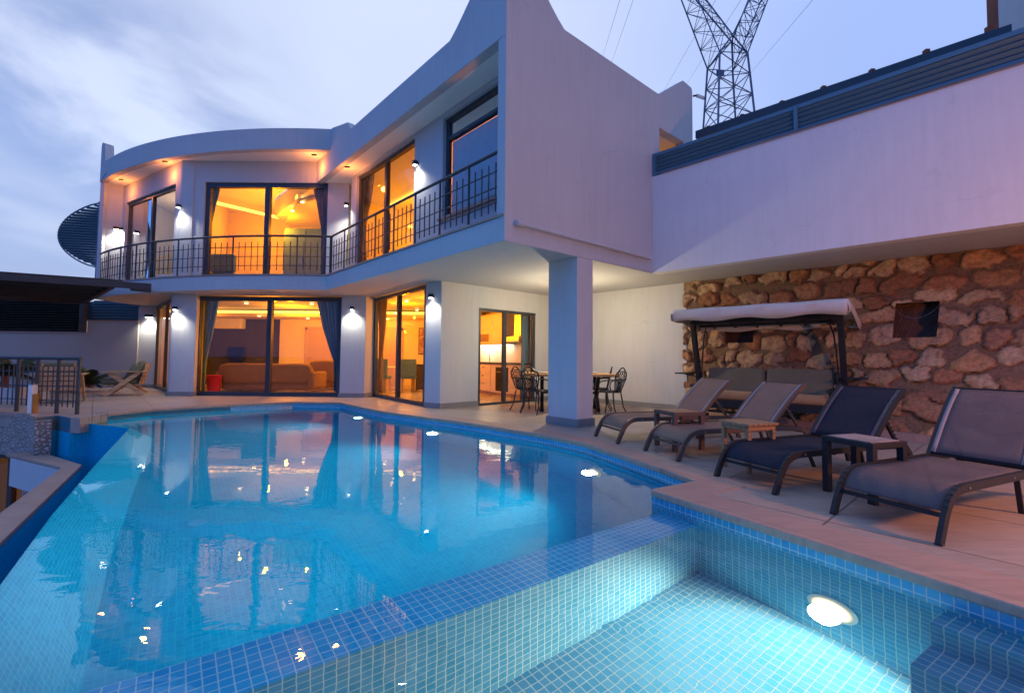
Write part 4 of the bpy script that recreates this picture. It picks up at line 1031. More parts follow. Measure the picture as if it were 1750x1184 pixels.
for px in ((1527, 1600, 519, 578), (1240, 1288, 562, 586)):
    def invert(x, y):                                                 # (along, height) on the battered face for a photo pixel
        s_, z_ = 2.0, 1.3
        W3 = lambda s, z: proj((*((B0 + bd * s).lerp(T0 + td * s, z / H0))[:2], z))
        for _ in range(12):
            a = W3(s_, z_); b = W3(s_ + .01, z_); c = W3(s_, z_ + .01)
            j11, j21, j12, j22 = (b[0] - a[0]) / .01, (b[1] - a[1]) / .01, (c[0] - a[0]) / .01, (c[1] - a[1]) / .01
            dt_ = j11 * j22 - j12 * j21; ex, ey = x - a[0], y - a[1]
            s_ += (j22 * ex - j12 * ey) / dt_; z_ += (-j21 * ex + j11 * ey) / dt_
        return s_, z_
    q = [invert(x, y) for x in px[:2] for y in px[2:]]
    sv = sorted(p[0] for p in q); zv = sorted(p[1] for p in q)
    niches.append(((sv[0] + sv[1]) / 2, (sv[2] + sv[3]) / 2, (zv[0] + zv[1]) / 2, (zv[2] + zv[3]) / 2))
mb = MB(); cols = []
pal = [(.40, .26, .15), (.37, .27, .18), (.28, .14, .08), (.44, .32, .21), (.25, .14, .09), (.36, .21, .115), (.34, .25, .17)]
for i in range(NS):
    for j in range(NT):
        f = zz[i, j] / H0; p = (B0 + bd * ss[i, j]).lerp(T0 + td * ss[i, j], f); hh_ = hgt[i, j]
        mb.v.append((p.x - .69 * hh_, p.y - .72 * hh_, zz[i, j] if j < NT - 1 else H0 - .004))
        c = pal[int(seeds[bid[i, j], 5] * 997) % len(pal)]; k = .8 + .4 * ((seeds[bid[i, j], 5] * 7919) % 1); w_ = min(1, t_[i, j] * 5)
        cols.append(tuple(c[q] * k * w_ + (.165, .115, .08)[q] * (1 - w_) for q in range(3)) + (1,))
cols = [(c[0] * 1.0, c[1] * .93, c[2] * .84, 1) for c in cols]
for i in range(NS - 1):
    for j in range(NT - 1):
        s_, z_ = ss[i, j], zz[i, j]
        if any(a <= s_ <= b and c <= z_ <= d for a, b, c, d in niches): continue
        mb.f.append((i * NT + j, (i + 1) * NT + j, (i + 1) * NT + j + 1, i * NT + j + 1))
m, t = mat('rubble_stone'); v = coord(t)
at = N(t, 'ShaderNodeAttribute', attribute_name='Col')
n1 = noise(t, v, 22, 8, .7); n2 = noise(t, v, 6, 5)
pits = ramp(t, N(t, 'ShaderNodeTexVoronoi', {'Vector': v, 'Scale': 38.0}).outputs[0], [(.12, (.35, .35, .35)), (.3, (1, 1, 1))])
col = mixc(t, .8, at.outputs[0], ramp(t, n1, [(.28, (.35, .33, .3)), (.5, (1, 1, 1)), (.75, (1.5, 1.4, 1.25))]), 'MULTIPLY')
col = mixc(t, .6, col, pits, 'MULTIPLY'); col = mixc(t, ramp(t, n2, [(.5, (0, 0, 0)), (.72, (.5, .5, .5))]), col, (.22, .09, .045))
finish(t, col, .9, mixc(t, .5, n1, pits), .9, .012, spec=.2); M['rubble'] = m
sw_ = thing('stone_wall', 'rough ochre rubble stone retaining wall along the back of the terrace', 'wall', tuple(B0))
o = obj('masonry', mb, m, sw_, smooth=50)
ca_ = o.data.color_attributes.new('Col', 'FLOAT_COLOR', 'POINT')
ca_.data.foreach_set('color', np.array(cols, dtype=np.float32).ravel())
m, t = mat('niche_brick'); v = coord(t)
b = N(t, 'ShaderNodeTexBrick', {'Vector': coord(t, 'Generated', (1, 1, 1)), 'Color1': (.10, .045, .03, 1), 'Color2': (.14, .07, .045, 1), 'Mortar': (.05, .04, .035, 1), 'Scale': 6.0})
finish(t, b.outputs[0], .9, noise(t, v, 30, 5), .6, .01); M['niche'] = m
for a, b, c, d in niches:
    def wpnt(s, z, dep): p = (B0 + bd * s).lerp(T0 + td * s, z / H0); return (p.x + .69 * dep, p.y + .72 * dep, z)
    mb = MB(); a, b, c, d = a - .02, b + .03, c - .03, d + .03; dp, fr_ = .30, -.01
    mb.face([wpnt(a, c, dp), wpnt(b, c, dp), wpnt(b, d, dp), wpnt(a, d, dp)])
    for (s0_, z0_), (s1_, z1_) in (((a, c), (b, c)), ((b, c), (b, d)), ((b, d), (a, d)), ((a, d), (a, c))):
        mb.face([wpnt(s0_, z0_, fr_), wpnt(s1_, z1_, fr_), wpnt(s1_, z1_, dp), wpnt(s0_, z0_, dp)])
    obj('niche', mb, M['niche'], sw_, smooth=0)
    if b - a > .3 and (a + b) / 2 > 2.6:
        wire = [Vector(wpnt(a + (b - a) * k / 12, d - .04 - .20 * math.sin(math.pi * k / 12) ** .7, .02 + .1 * math.sin(math.pi * k / 12))) for k in range(13)]
        obj('cable', MB().tube(wire, .0045, 6), M['wire'], sw_)
obj('skirting', MB().strip([tuple((B0 + bd * s - Vector((.09, .09, 0)))[:2]) for s in (.02, WLEN)], [(0, .001), (0, .10), (.15, .10), (.15, .001)]), M['travertine'], sw_, smooth=0)
so = thing('wall_socket', 'white electrical socket box at the edge of the stone wall', 'socket', (SW[0], SW[1], .8))
q = Vector(GL(1175, 629, KW0, SW) if False else (SW[0] + .02, SW[1] - .06, .85))
obj('box', MB().box((q.x - .07, q.y - .05, .83), (q.x + .06, q.y + .0, .91)), M['whiteplastic'], so, bevel=.006); obj('outlet', MB().disc((q.x - .02, q.y - .052, .87), (0, -1, 0), .02, 12, .004), M['black'], so)

bw = thing('upper_wall', 'long blank white rendered wall overhanging the stone wall', 'wall', (JP.x, JP.y, H0))
jn = Vector((-jd.y, jd.x)); jn = -jn if jn.x > 0 else jn
LJ = 7.2
o = obj('render', MB().panel(JP + jd * .004 + jn * .004, jd, [(0, H0 - .003), (LJ, H0 - .003), (LJ, 4.43), (0, 4.43)], .2), M['white2'], bw, smooth=0)
o2 = obj('cap', MB().bar((*(JP + jd * .19 - jn * .1), 4.445), (*(JP + jd * LJ - jn * .1), 4.445), .24, .03), M['plinth'], bw, smooth=0)
fe = thing('louvre_fence', 'dark blue grey louvred metal fence along the top of the white wall', 'fence', (JP.x, JP.y, 4.46))
fo = -.06
def fp_(s, z, o=0.0): p = JP + jd * s + jn * (fo + o); return (p.x, p.y, z)
mb = MB()
for k in range(4): z = 4.545 + k * .075; mb.bar(fp_(.06, z), fp_(LJ, z), .012, .085, (jn.x * .7, jn.y * .7, .7))
obj('slat_panel', mb, M['slat'], fe, smooth=0)
obj('top_rail', MB().bar(fp_(.05, 4.835, .01), fp_(LJ, 4.835, .01), .07, .06), M['slat'], fe, smooth=0)
obj('bottom_rail', MB().bar(fp_(.05, 4.485, .01), fp_(LJ, 4.485, .01), .06, .05), M['slat'], fe, smooth=0)
obj('backing_sheet', MB().bar(fp_(.05, 4.66, -.06), fp_(LJ, 4.66, -.06), .01, .36), M['slat'], fe, smooth=0)
for s in (.04, 2.36, 5.4): obj('post', MB().bar(fp_(s, 4.40 if s < .1 else 4.46, .035), fp_(s, 4.86, .035), .055, .05, (jd.x, jd.y, 0)), M['slat'], fe, smooth=0)
obj('cable', MB().tube([fp_(.1, 4.455, .08), fp_(.8, 4.44, .09), fp_(1.5, 4.47, .08), fp_(3, 4.452, .09), fp_(5.5, 4.45, .08), fp_(7, 4.452, .08)], .006, 6), M['wire'], fe)
# carport edge behind the fence with stub brackets
cb = thing('roof_beam', 'dark steel roof beam with short stubs behind the louvred fence', 'beam', (JP.x, JP.y, 4.9))
ba_, bb_ = Vector(GL(1190, 229, JP + Vector((.5, .5)), WP + Vector((.5, .5)))), Vector(GL(1729, 49, JP + Vector((.5, .5)), WP + Vector((.5, .5))))
obj('beam', MB().bar(ba_ + Vector((0, 0, -.03)), bb_ + Vector((0, 0, -.03)), .08, .14), M['frame'], cb, smooth=0)
for x, y in ((1210, 221), (1268, 201), (1336, 178.5), (1407, 153.5), (1490, 125), (1583, 92), (1690, 53)):
    p = Vector(GL(x, y, JP + Vector((.5, .5)), WP + Vector((.5, .5)))); obj('stub', MB().box(p - Vector((.03, .03, .05)), p + Vector((.03, .03, .05))), M['rust'], cb, smooth=0)
p = Vector(GL(1697, 60, JP + Vector((.7, .7)), WP + Vector((.7, .7))))
rp_ = tag(obj('rusty_post', MB().bar(p - Vector((0, 0, .5)), p + Vector((.02, 0, 2.2)), .075, .075), M['rust'], smooth=0, origin=tuple(p - Vector((0, 0, .5)))), 'reddish rusty steel post rising behind the fence', 'post')
p = Vector(GL(1775, 45, JP + Vector((1.2, 1.2)), WP + Vector((1.2, 1.2))))
pc = thing('chimney', 'pale brick chimney with dark edge at the top right corner', 'chimney', tuple(p - Vector((0, 0, .6))))
obj('stack', MB().box(p + Vector((-.05, -.1, -.6)), p + Vector((.6, .5, 2.4))), M['rubble'] if False else M['white'], pc, smooth=0); obj('flue_pipe', MB().bar(p + Vector((-.09, -.12, -.6)), p + Vector((-.09, -.12, 2.4)), .06, .06), M['brown'], pc, smooth=0)
# security camera on the wall corner
cp_ = NP + ud * hx; sc = thing('security_camera', 'white bullet security camera on the corner of the rear wall', 'security camera', (cp_.x, cp_.y, 6.3))
q = Vector((cp_.x, cp_.y, 6.55)) + Vector((un.x * .02, un.y * .02, 0)); ex_ = Vector((ud.x, ud.y, 0)) * .8 + Vector((un.x, un.y, 0)) * .5
obj('bracket', MB().tube([q, q + ex_ * .08 + Vector((0, 0, .02))], .02, 8), M['black'], sc); obj('body', MB().tube([q + ex_ * .08 + Vector((0, 0, .02)), q + ex_ * .25 + Vector((0, 0, -.02))], .036, 12), M['whiteplastic'], sc)
obj('lens', MB().tube([q + ex_ * .25 + Vector((0, 0, -.02)), q + ex_ * .27 + Vector((0, 0, -.025))], .032, 12), M['black'], sc)

# ------------------------------------------------------------------ pylon and power lines on the hill behind
PY = 62.0
py_ = thing('pylon', 'tall steel lattice power pylon rising behind the house', 'pylon', (GY(1245, 210, PY)[0], PY, 0))
def pp3(px, y_, dy): return Vector(GY(px, y_, PY + dy))
bA, bB, bC, bD = pp3(1201.5, 224, 0), pp3(1227, 217, -4.5), pp3(1289.7, 195, -.5), pp3(1257, 205, 4)
tA, tB, tC, tD = pp3(1209, 118.6, .5), pp3(1230, 88.7, -3.2), pp3(1277.5, 91, -.3), pp3(1252, 121.6, 3)
for a in (bA, bB, bC, bD): pass
ext = lambda t0, b0, z: b0 + (b0 - t0) * ((b0.z - z) / max(.1, (t0.z - b0.z)))
gA, gB, gC, gD = [ext(t_, b_, 6.0) for t_, b_ in ((tA, bA), (tB, bB), (tC, bC), (tD, bD))]
def lattice(name, lo, hi, nseg, r, rs):
    mb = MB(); k = len(lo)
    for a, b in zip(lo, hi): mb.bar(a, b, r, r)
    lv = [[lo[i].lerp(hi[i], f) for i in range(k)] for f in [q / nseg for q in range(nseg + 1)]]
    for q in range(nseg):
        for i in range(k):
            j = (i + 1) % k
            mb.bar(lv[q][i], lv[q + 1][j], rs, rs); mb.bar(lv[q][j], lv[q + 1][i], rs, rs); mb.bar(lv[q + 1][i], lv[q + 1][j], rs, rs)
    return obj(name, mb, M['galv'], py_, smooth=0)
lattice('tower_body', (gA, gB, gC, gD), (bA, bB, bC, bD), 5, .24, .10)
lattice('tower_body', (bA, bB, bC, bD), (tA, tB, tC, tD), 3, .20, .09)
crn, crf = pp3(1252, 60, -1.8), pp3(1250, 72, 1.5)
nk = MB()
for a in (tA, tB, tC, tD):
    for b in (crn, crf): nk.bar(a, b, .14, .14)
obj('neck', nk, M['galv'], py_, smooth=0)
uL = [pp3(1150, -38, 1), pp3(1176, -42, -1.2), pp3(1190, -22, -.6), pp3(1172, -20, 1)]
uR = [pp3(1300, -38, -1), pp3(1328, -42, 0), pp3(1310, -22, 1), pp3(1288, -22, 0)]
lattice('tower_arm', (tA, tB, crn, crf), uL, 5, .14, .06); lattice('tower_arm', (crn, tC, tD, crf), uR, 5, .14, .06)
sg = pp3(1231, 125, -3.4); obj('sign_plate', MB().box(sg - Vector((.5, .05, .35)), sg + Vector((.5, .05, .35))), M['galv'], py_, smooth=0)
for k, (a, b, da, db) in enumerate((((1062, -8), (1030, 97), 40, 90), ((1085, -8), (1045, 108), 42, 92), ((1228, -8), (1133, 158), 45, 95), ((1272, -8), (1172, 146), 47, 97), ((1396, -8), (1284, 124), 42, 90))):
    lab = ('power cable farthest left, above the sloping white parapet', 'power cable second from left above the white parapet', 'power cable crossing the left arm of the pylon', 'thin power cable running behind the middle of the pylon', 'power cable to the right of the pylon')[k]
    p, q = Vector(GY(*a, da)), Vector(GY(*b, db)); d_ = q - p; pts = [p + d_ * (s / 12) for s in range(-6, 24)]
    tag(obj('power_line', MB().tube(pts, .02, 5), M['wire'], origin=tuple(pts[0])), lab, 'cable', 'power lines in the sky')
# ------------------------------------------------------------------ furnishings seen through the glass
def curtain(label, m, p0, p1, rows, folds=6, amp=.035):
    d = (Vector(p1) - Vector(p0)).normalized(); nn = Vector((-d.y, d.x)); P = []
    R_ = []
    for (ya, a0_, b0_), (yb, a1_, b1_) in zip(rows, rows[1:]):
        for k in range(4): f = k / 4; R_.append((ya + (yb - ya) * f, a0_ + (a1_ - a0_) * f, b0_ + (b1_ - b0_) * f))
    R_.append(rows[-1])
    for y, xa, xb in R_:
        A_, B_ = Vector(GL(xa, y, p0, p1)), Vector(GL(xb, y, p0, p1)); row_ = []
        for j in range(folds * 6 + 1):
            f = j / (folds * 6); w = amp * math.sin(f * folds * 2 * math.pi) + .012 * math.sin(f * 17 + y * .05)
            q = A_.lerp(B_, f); row_.append((q.x + nn.x * w, q.y + nn.y * w, q.z))
        P.append(row_)
    q = P[-1][0]
    return tag(obj('curtain', MB().grid(P), M[m], smooth=60, solid=.004, origin=q), label, 'curtain', 'curtains behind the glass doors')
gl0, gl1 = (-8.4, 12.42), (-4.3, 12.40)
curtain('slate blue curtain tied back at the left of the ground floor living room window', 'curtain', gl0, gl1, [(508, 345, 377), (545, 345, 369), (580, 344, 361), (615, 343, 353), (668, 342, 350)])
curtain('slate blue curtain tied back at the right of the ground floor living room window', 'curtain', gl0, gl1, [(510, 541, 581), (555, 550, 581), (590, 561, 580), (617, 570, 580), (669, 570.5, 579)])
dq0, dq1 = pt(d0, d1, 0, .3), pt(d0, d1, 3.05, .3)
curtain('brown curtain at the left of the dining room sliding door', 'curtain3', dq0, dq1, [(509, 646, 663), (560, 648, 659), (605, 648, 653.5), (672, 646, 654)], 4)
kq0, kq1 = pt(KW0, UC, k0, .3), pt(KW0, UC, k1, .3)
curtain('slate curtain at the right inside the kitchen sliding door', 'curtain', kq0, kq1, [(535, 893, 908), (690, 889, 909)], 4)
uq0, uq1 = (-8.2, uy + .32), (-4.4, uy + .32)
curtain('slate curtain at the left of the upper bedroom window', 'curtain', uq0, uq1, [(313, 350, 378), (345, 350, 371), (385, 350, 361), (420, 349, 354), (470, 347, 354)])
curtain('taupe curtain at the right of the upper bedroom window', 'curtain2', uq0, uq1, [(314, 534, 556), (350, 542, 556), (395, 549, 556), (470, 548, 555)], 4)
lq0, lq1 = pt(fl0, fl1, 0, .32), pt(fl0, fl1, 3.4, .32)
curtain('taupe curtain behind the glass door at the left end of the balcony', 'curtain2', lq0, lq1, [(346, 220, 244), (472, 220, 238)], 5)
wq0, wq1 = pt(ww0, ww1, dl, .32), pt(ww0, ww1, dr, .32)
curtain('taupe curtain at the left of the balcony sliding door', 'curtain2', wq0, wq1, [(296, 614, 640), (345, 614, 634), (385, 613, 626), (455, 612, 626)], 4)
# pale sheet added behind the wing glass, standing in for reflected sky
bl0, bl1 = pt(ww0, ww1, wl_ + .07, .17), pt(ww0, ww1, wr_ - .07, .17)
tag(obj('reflection_sheet', MB().panel(bl0, Vector(bl1) - Vector(bl0), [(0, zs), (wr_ - wl_ - .14, zs), (wr_ - wl_ - .14, 4.99), (0, 4.99)], .006), M['sky_sheet'], smooth=0, origin=(*bl0, zs)), 'pale sheet added behind the large upper wing window for reflected sky', 'sky_sheet')

def sofa(label, x0, x1, y0, y1, h, cat, m):
    t_ = thing('sofa' if cat == 'sofa' else 'armchair', label, cat, ((x0 + x1) / 2, (y0 + y1) / 2, .012))
    obj('base', MB().box((x0 + .12, y0 + .06, .07), (x1 - .12, y1, .40)), M[m], t_, bevel=.06, seg=3)
    obj('backrest', MB().slab([[(x0 + .18, .25), (x1 - .18, .25), (x1 - .02, .62), (x1 - .10, h - .03), (x1 - .3, h), (x0 + .3, h), (x0 + .10, h - .03), (x0 + .02, .62)]], lambda a, b, t: (a, y0 + .24 * t - .08 * (b - .3), b)), M[m], t_, bevel=.06, seg=3)
    for s, x in ((-1, x0), (1, x1)): obj('armrest', MB().box((x - .10 * (s > 0) - .06, y0 + .0, .10), (x + .10 * (s < 0) + .06, y1 + .05, .60)), M[m], t_, bevel=.07, seg=3)
    for k in (0, 1): w_ = (x1 - x0 - .4) / 2; obj('seat_cushion', MB().box((x0 + .2 + k * w_, y0 + .28, .40), (x0 + .2 + (k + 1) * w_ - .01, y1 + .04, .54)), M[m], t_, bevel=.04, seg=3)
    return t_
sx0, sx1 = GY(374, 640, 13.3)[0], GY(536, 640, 13.3)[0]
sofa('beige three seat sofa with its back to the living room window', sx0, sx1, 13.2, 14.1, .83, 'sofa', 'sand')
ax_ = GY(536, 640, 14.9)[0]
sofa('beige armchair by the pale door at the right of the living room', ax_, ax_ + 1.0, 14.4, 15.3, .92, 'armchair', 'sand')
px_ = GY(366, 650, 13.0)
pf = thing('pouf', 'red upholstered pouf beside the sofa', 'pouf', (px_[0], 13.0, .012))
obj('body', MB().tube([(px_[0], 13.0, .02), (px_[0], 13.0, .20), (px_[0], 13.0, .44)], [.15, .17, .19], 20), M['red'], pf, bevel=.02); obj('lid', MB().tube([(px_[0], 13.0, .442), (px_[0], 13.0, .50)], [.20, .19], 20), M['red'], pf, bevel=.02)
q0, q1 = GY(366, 544, 16.5), GY(414.5, 562, 16.5)
aco = thing('air_conditioner', 'white wall air conditioner on the grey living room wall', 'air conditioner', (q0[0], 16.7, q1[2]))
obj('casing', MB().box((q0[0], 16.42, q1[2]), (q1[0], 16.7, q0[2])), M['whiteplastic'], aco, bevel=.03, seg=3); obj('air_flap', MB().box((q0[0] + .08, 16.405, q1[2] + .03), (q1[0] - .08, 16.42, q1[2] + .07)), M['cream'], aco)
q0, q1 = GY(388, 593, 16.5), GY(413, 617, 16.5)
tv = thing('television', 'dark flat television on the grey living room wall', 'television', (q0[0], 16.6, q1[2])); obj('screen', MB().box((q0[0], 16.6, q1[2]), (q1[0], 16.66, q0[2])), M['black'], tv, bevel=.01); obj('stand', MB().box((q0[0] + .1, 16.55, .012), (q1[0] - .1, 16.7, q1[2] - .01)), M['black'], tv)
q0, q1 = GY(715, 560, 16.5), GY(760, 606, 16.5)
pa = thing('painting', 'dark abstract painting on the dining room wall', 'painting', (q0[0], 16.55, q1[2]))
m, t = mat('abstract_canvas'); v = coord(t, 'Object', (1, 1, 1)); finish(t, ramp(t, noise(t, v, 2.2, 6, .7, 1.5), [(.3, (.05, .03, .03)), (.45, (.3, .12, .04)), (.55, (.55, .42, .3)), (.7, (.08, .09, .14))]), .5)
obj('picture', MB().box((q0[0] + .03, 16.56, q1[2] + .03), (q1[0], 16.58, q0[2] - .03)), m, pa, smooth=0); obj('frame', MB().box((q0[0], 16.57, q1[2]), (q1[0] + .03, 16.6, q0[2])), M['black'], pa)
# dining set
dx, dy = -3.55, 14.6
dn = thing('dining_table', 'indoor dining table with pale top behind the sliding door', 'table', (dx, dy, .012))
obj('tabletop', MB().box((dx - .8, dy - .45, .70), (dx + .8, dy + .45, .74)), M['linen'], dn, bevel=.01); 
for s in (-1, 1): obj('leg', MB().box((dx + s * .5 - .05, dy - .3, .012), (dx + s * .5 + .05, dy + .3, .70)), M['door'], dn, bevel=.01)
def uphol_chair(label, x, y, yaw, src=None):
    if src is None:
        t_ = thing('dining_chair', label, 'chair', (0, 0, 0), 'indoor dining chairs')
        obj('seat', MB().box((-.22, -.22, .40), (.22, .22, .49)), M['curtain'], t_, bevel=.03, seg=3); obj('backrest', MB().box((-.24, -.22, .46), (-.17, .22, .98)), M['curtain'], t_, bevel=.03, seg=3)
        for sx in (-1, 1):
            for sy in (-1, 1): obj('leg', MB().tube([(sx * .18, sy * .18, .40), (sx * .2, sy * .19, 0)], [.022, .014], 8), M['door'], t_)
    else: t_ = copy_tree(src); t_['label'] = label
    return put(t_, x, y, .012, yaw)
dc = uphol_chair('slate dining chair at the left end of the indoor table', -4.35, 13.75, R(70))
uphol_chair('slate dining chair in the middle of the near side of the indoor table', -3.8, 13.6, R(88), dc)
uphol_chair('slate dining chair at the right of the near side of the indoor table', -3.05, 13.75, R(100), dc)
sbx, sby = GY(716, 640, 14.2)[:2]
sd = thing('sideboard', 'dark sideboard under the painting in the dining room', 'sideboard', (sbx + .5, 14.3, .012))
obj('carcass', MB().box((sbx - .1, 14.0, .08), (sbx + .9, 14.5, .80)), M['brown'], sd, bevel=.01); obj('top', MB().box((sbx - .12, 13.98, .802), (sbx + .92, 14.52, .83)), M['black'], sd)
for k in range(2): obj('door', MB().box((sbx - .08 + k * .5, 13.985, .12), (sbx + .38 + k * .5, 13.998, .77)), M['brown'], sd, bevel=.004)
# upper rooms
wx0, wx1 = GY(486, 400, 14.2)[0], GY(560, 400, 14.2)[0]
wd_ = thing('wardrobe', 'grey wardrobe at the right of the upper bedroom', 'wardrobe', (wx0, 14.4, U0))
wz = GY(486, 390, 14.2)[2]
obj('carcass', MB().box((wx0, 14.2, U0 + .01), (wx1, 14.75, wz)), M['curtain'], wd_, bevel=.01)
for k in range(2): f = obj('door', MB().box((wx0 + .02 + k * (wx1 - wx0) / 2, 14.185, U0 + .08), (wx0 + (k + 1) * (wx1 - wx0) / 2 - .01, 14.198, wz - .04)), M['curtain'], wd_, bevel=.004); obj('handle', MB().bar((wx0 + (k + .85) * (wx1 - wx0) / 2, 14.17, 3.9), (wx0 + (k + .85) * (wx1 - wx0) / 2, 14.17, 4.1), .02, .02), M['steel'], f)
tx0, tx1 = GY(356, 440, 13.0)[0], GY(400, 440, 13.0)[0]; tz = GY(378, 433, 13.0)[2]
ac_ = thing('armchair', 'dark armchair at the left of the upper bedroom window', 'armchair', (tx0, 13.2, U0))
obj('base', MB().box((tx0, 13.0, U0 + .02), (tx1, 13.7, U0 + .42)), M['curtain'], ac_, bevel=.05, seg=3); obj('backrest', MB().box((tx0 + .02, 13.0, U0 + .43), (tx1 - .02, 13.2, tz)), M['curtain'], ac_, bevel=.07, seg=3)
bdx = thing('bed', 'white made bed behind the glass door at the left end of the balcony', 'bed', (-10.2, 14.2, U0))
obj('mattress', MB().box((-11.3, 13.95, U0 + .25), (-9.7, 15.8, U0 + .52)), M['linen'], bdx, bevel=.05, seg=3); obj('frame', MB().box((-11.35, 13.9, U0 + .01), (-9.65, 15.9, U0 + .248)), M['door'], bdx, bevel=.02)
q = Vector((*wp(5.0, 2.0), 4.25))
pdn = thing('pendant_lamp', 'small glowing pendant lamp in the upper wing room', 'lamp', (q.x, q.y, 4.2)); obj('shade', MB().tube([q + Vector((0, 0, -.16)), q + Vector((0, 0, .16))], [.07, .07], 16), m_emit('pendant_glass', (1, .72, .28), 7), pdn); obj('cord', MB().tube([q + Vector((0, 0, .16)), (q.x, q.y, 5.45)], .006, 6), M['black'], pdn)

# ------------------------------------------------------------------ lamps
def light(name, kind, loc, energy, color=(1, 1, 1), size=.05, aim=None, spot=120, blend=1.0):
    l = bpy.data.lights.new(name, kind); l.energy = energy; l.color = color
    if kind in ('POINT', 'SPOT'): l.shadow_soft_size = size
    if kind == 'SPOT': l.spot_size = R(spot); l.spot_blend = blend
    if kind == 'AREA': l.shape = 'DISK'; l.size = size
    o = bpy.data.objects.new(name, l); COL.objects.link(o); o.location = loc
    if aim is not None: o.rotation_euler = Vector(aim).to_track_quat('-Z', 'Y').to_euler()
    return o
WH_ = (1.0, .93, .80)
def wall_lamp(label, p, nrm, e=22, wide=False):
    n = Vector((*nrm, 0)).normalized(); p = Vector(p); t_ = thing('wall_lamp', label, 'wall lamp', tuple(p), 'wall lamps lighting the facade')
    sdv = Vector((-n.y, n.x, 0)); w = .11 if wide else .04
    c_ = p + n * .065
    obj('body', MB().bar(c_ - sdv * w, c_ + sdv * w, .085, .085), M['black'], t_, bevel=.006); obj('bracket', MB().bar(p, p + n * .02, .05, .06), M['black'], t_)
    obj('lens', MB().bar(c_ - sdv * w * .8 - Vector((0, 0, .047)), c_ + sdv * w * .8 - Vector((0, 0, .047)), .06, .006), M['ledwhite'], t_)
    light('wall_lamp_light', 'SPOT', c_ - Vector((0, 0, .06)) + n * .06, e * 2.5, WH_, .035, Vector((0, 0, -1)) - n * .02, 128, .9)
wall_lamp('wall lamp on the end wall at the far left of the balcony', GL(201, 391, (LX, 13.22), fl0), (.75, -.66), 30, True)
wall_lamp('wall lamp on the rounded upper pillar left of the bedroom window', (*GY(309, 353, 11.66)[:2], GY(309, 353, 11.66)[2]), (-.35, -.94), 26)
q = GL(596, 350, ww0, ww1); wall_lamp('wall lamp in the inner corner of the balcony beside the sliding door', (q[0], q[1], q[2]), (-.746, -.666), 26)
q = GL(714, 280, ww0, ww1); wall_lamp('wall lamp on the upper wing between sliding door and wing window', (q[0], q[1], q[2]), (-.746, -.666), 26)
q = GY(257, 540, 14.8); wall_lamp('wide wall lamp beside the ground floor door at the far left', q, (0, -1), 34, True)
q = GY(302, 527, 11.91); wall_lamp('wall lamp on the ground floor pillar left of the living room window', q, (0, -1), 26)
q = GY(603, 527, 11.95); wall_lamp('wall lamp on the ground floor pillar right of the living room window', q, (0, -1), 26)
q = GL(740, 506, (-1.83, 9.76), KW0); wall_lamp('wall lamp on the narrow pillar right of the dining room door', q, (-.59, -.80), 26)
# warm little soffit lamps at the roof corners
for lab, p in (('small soffit lamp over the left end of the balcony', (-11.2, 12.98, 6.02)), ('small soffit lamp above the rounded pillar', (-9.0, 11.72, 6.02)), ('small soffit lamp at the inner end of the curved eave', (-4.95, 11.25, 6.02)), ('small soffit lamp over the inner balcony corner', (-3.9, 10.65, 5.47))):
    t_ = thing('soffit_lamp', lab, 'lamp', p, 'small soffit lamps'); obj('body', MB().box(Vector(p) - Vector((.06, .02, .0)), Vector(p) + Vector((.06, .02, .028))), M['black'], t_)
    light('soffit_lamp_light', 'POINT', Vector(p) - Vector((0, 0, .28)), 15, (1, .28, .05), .06)
# terrace ceiling lamp over the table (behind the pillar)
cl = thing('pendant_lamp', 'pendant lamp hanging over the terrace table, hidden behind the white pillar', 'lamp', (1.13, 9.2, H0)); obj('shade', MB().tube([(1.13, 9.2, 2.06), (1.13, 9.2, 2.12), (1.13, 9.2, 2.20)], [.09, .10, .06], 24), m_emit('terrace_lamp_glass', (1, .86, .60), 6), cl)
obj('cord', MB().tube([(1.13, 9.2, 2.2), (1.13, 9.2, H0)], .006, 6), M['black'], cl)
light('pendant_lamp_light', 'POINT', (1.13, 9.2, 1.98), 125, (1, .82, .52), .07)
# interior lamps
WARM = (1, .295, .004)
for p, e in (((-7.0, 14.6, 2.1), 105), ((-4.6, 15.6, 2.0), 70), ((-3.2, 13.6, 2.1), 80), ((-2.1, 12.2, 2.1), 55), ((-10.0, 15.0, 2.1), 14),
             ((-7.2, 13.9, 5.0), 130), ((-5.6, 13.0, 4.6), 40), ((-8.6, 15.0, 5.0), 40), ((*wp(5.2, 2.6), 5.0), 110), ((*wp(6.8, 2.4), 4.8), 60), ((*wp(1.1, 1.5), 4.5), 130), ((-6.6, 12.75, 2.35), 30)):
    light('interior_lamp_light', 'POINT', p, e * (1.5 if p[2] < 3 else 1.0), WARM, .035)
light('interior_lamp_light', 'POINT', (-10.6, 14.6, 5.2), 30, (1, .62, .30), .12)
kp = K0 + KD * 1.9 + KN * .9; light('interior_lamp_light', 'POINT', (kp.x, kp.y, 2.3), 60, WARM, .1)
kp = K0 + KD * 2.8 - KN * .42; light('interior_lamp_light', 'POINT', (kp.x, kp.y, 1.36), 6, (1, .92, .55), .05)

light('interior_lamp_light', 'POINT', (-9.9, 9.7, -1.1), 45, (1, .42, .08), .15)  # added behind the lower glazing, in place of a mirrored warm lamp
light('interior_lamp_light', 'POINT', (3.1, 9.6, 4.75), 5, (1, .36, .06), .08)
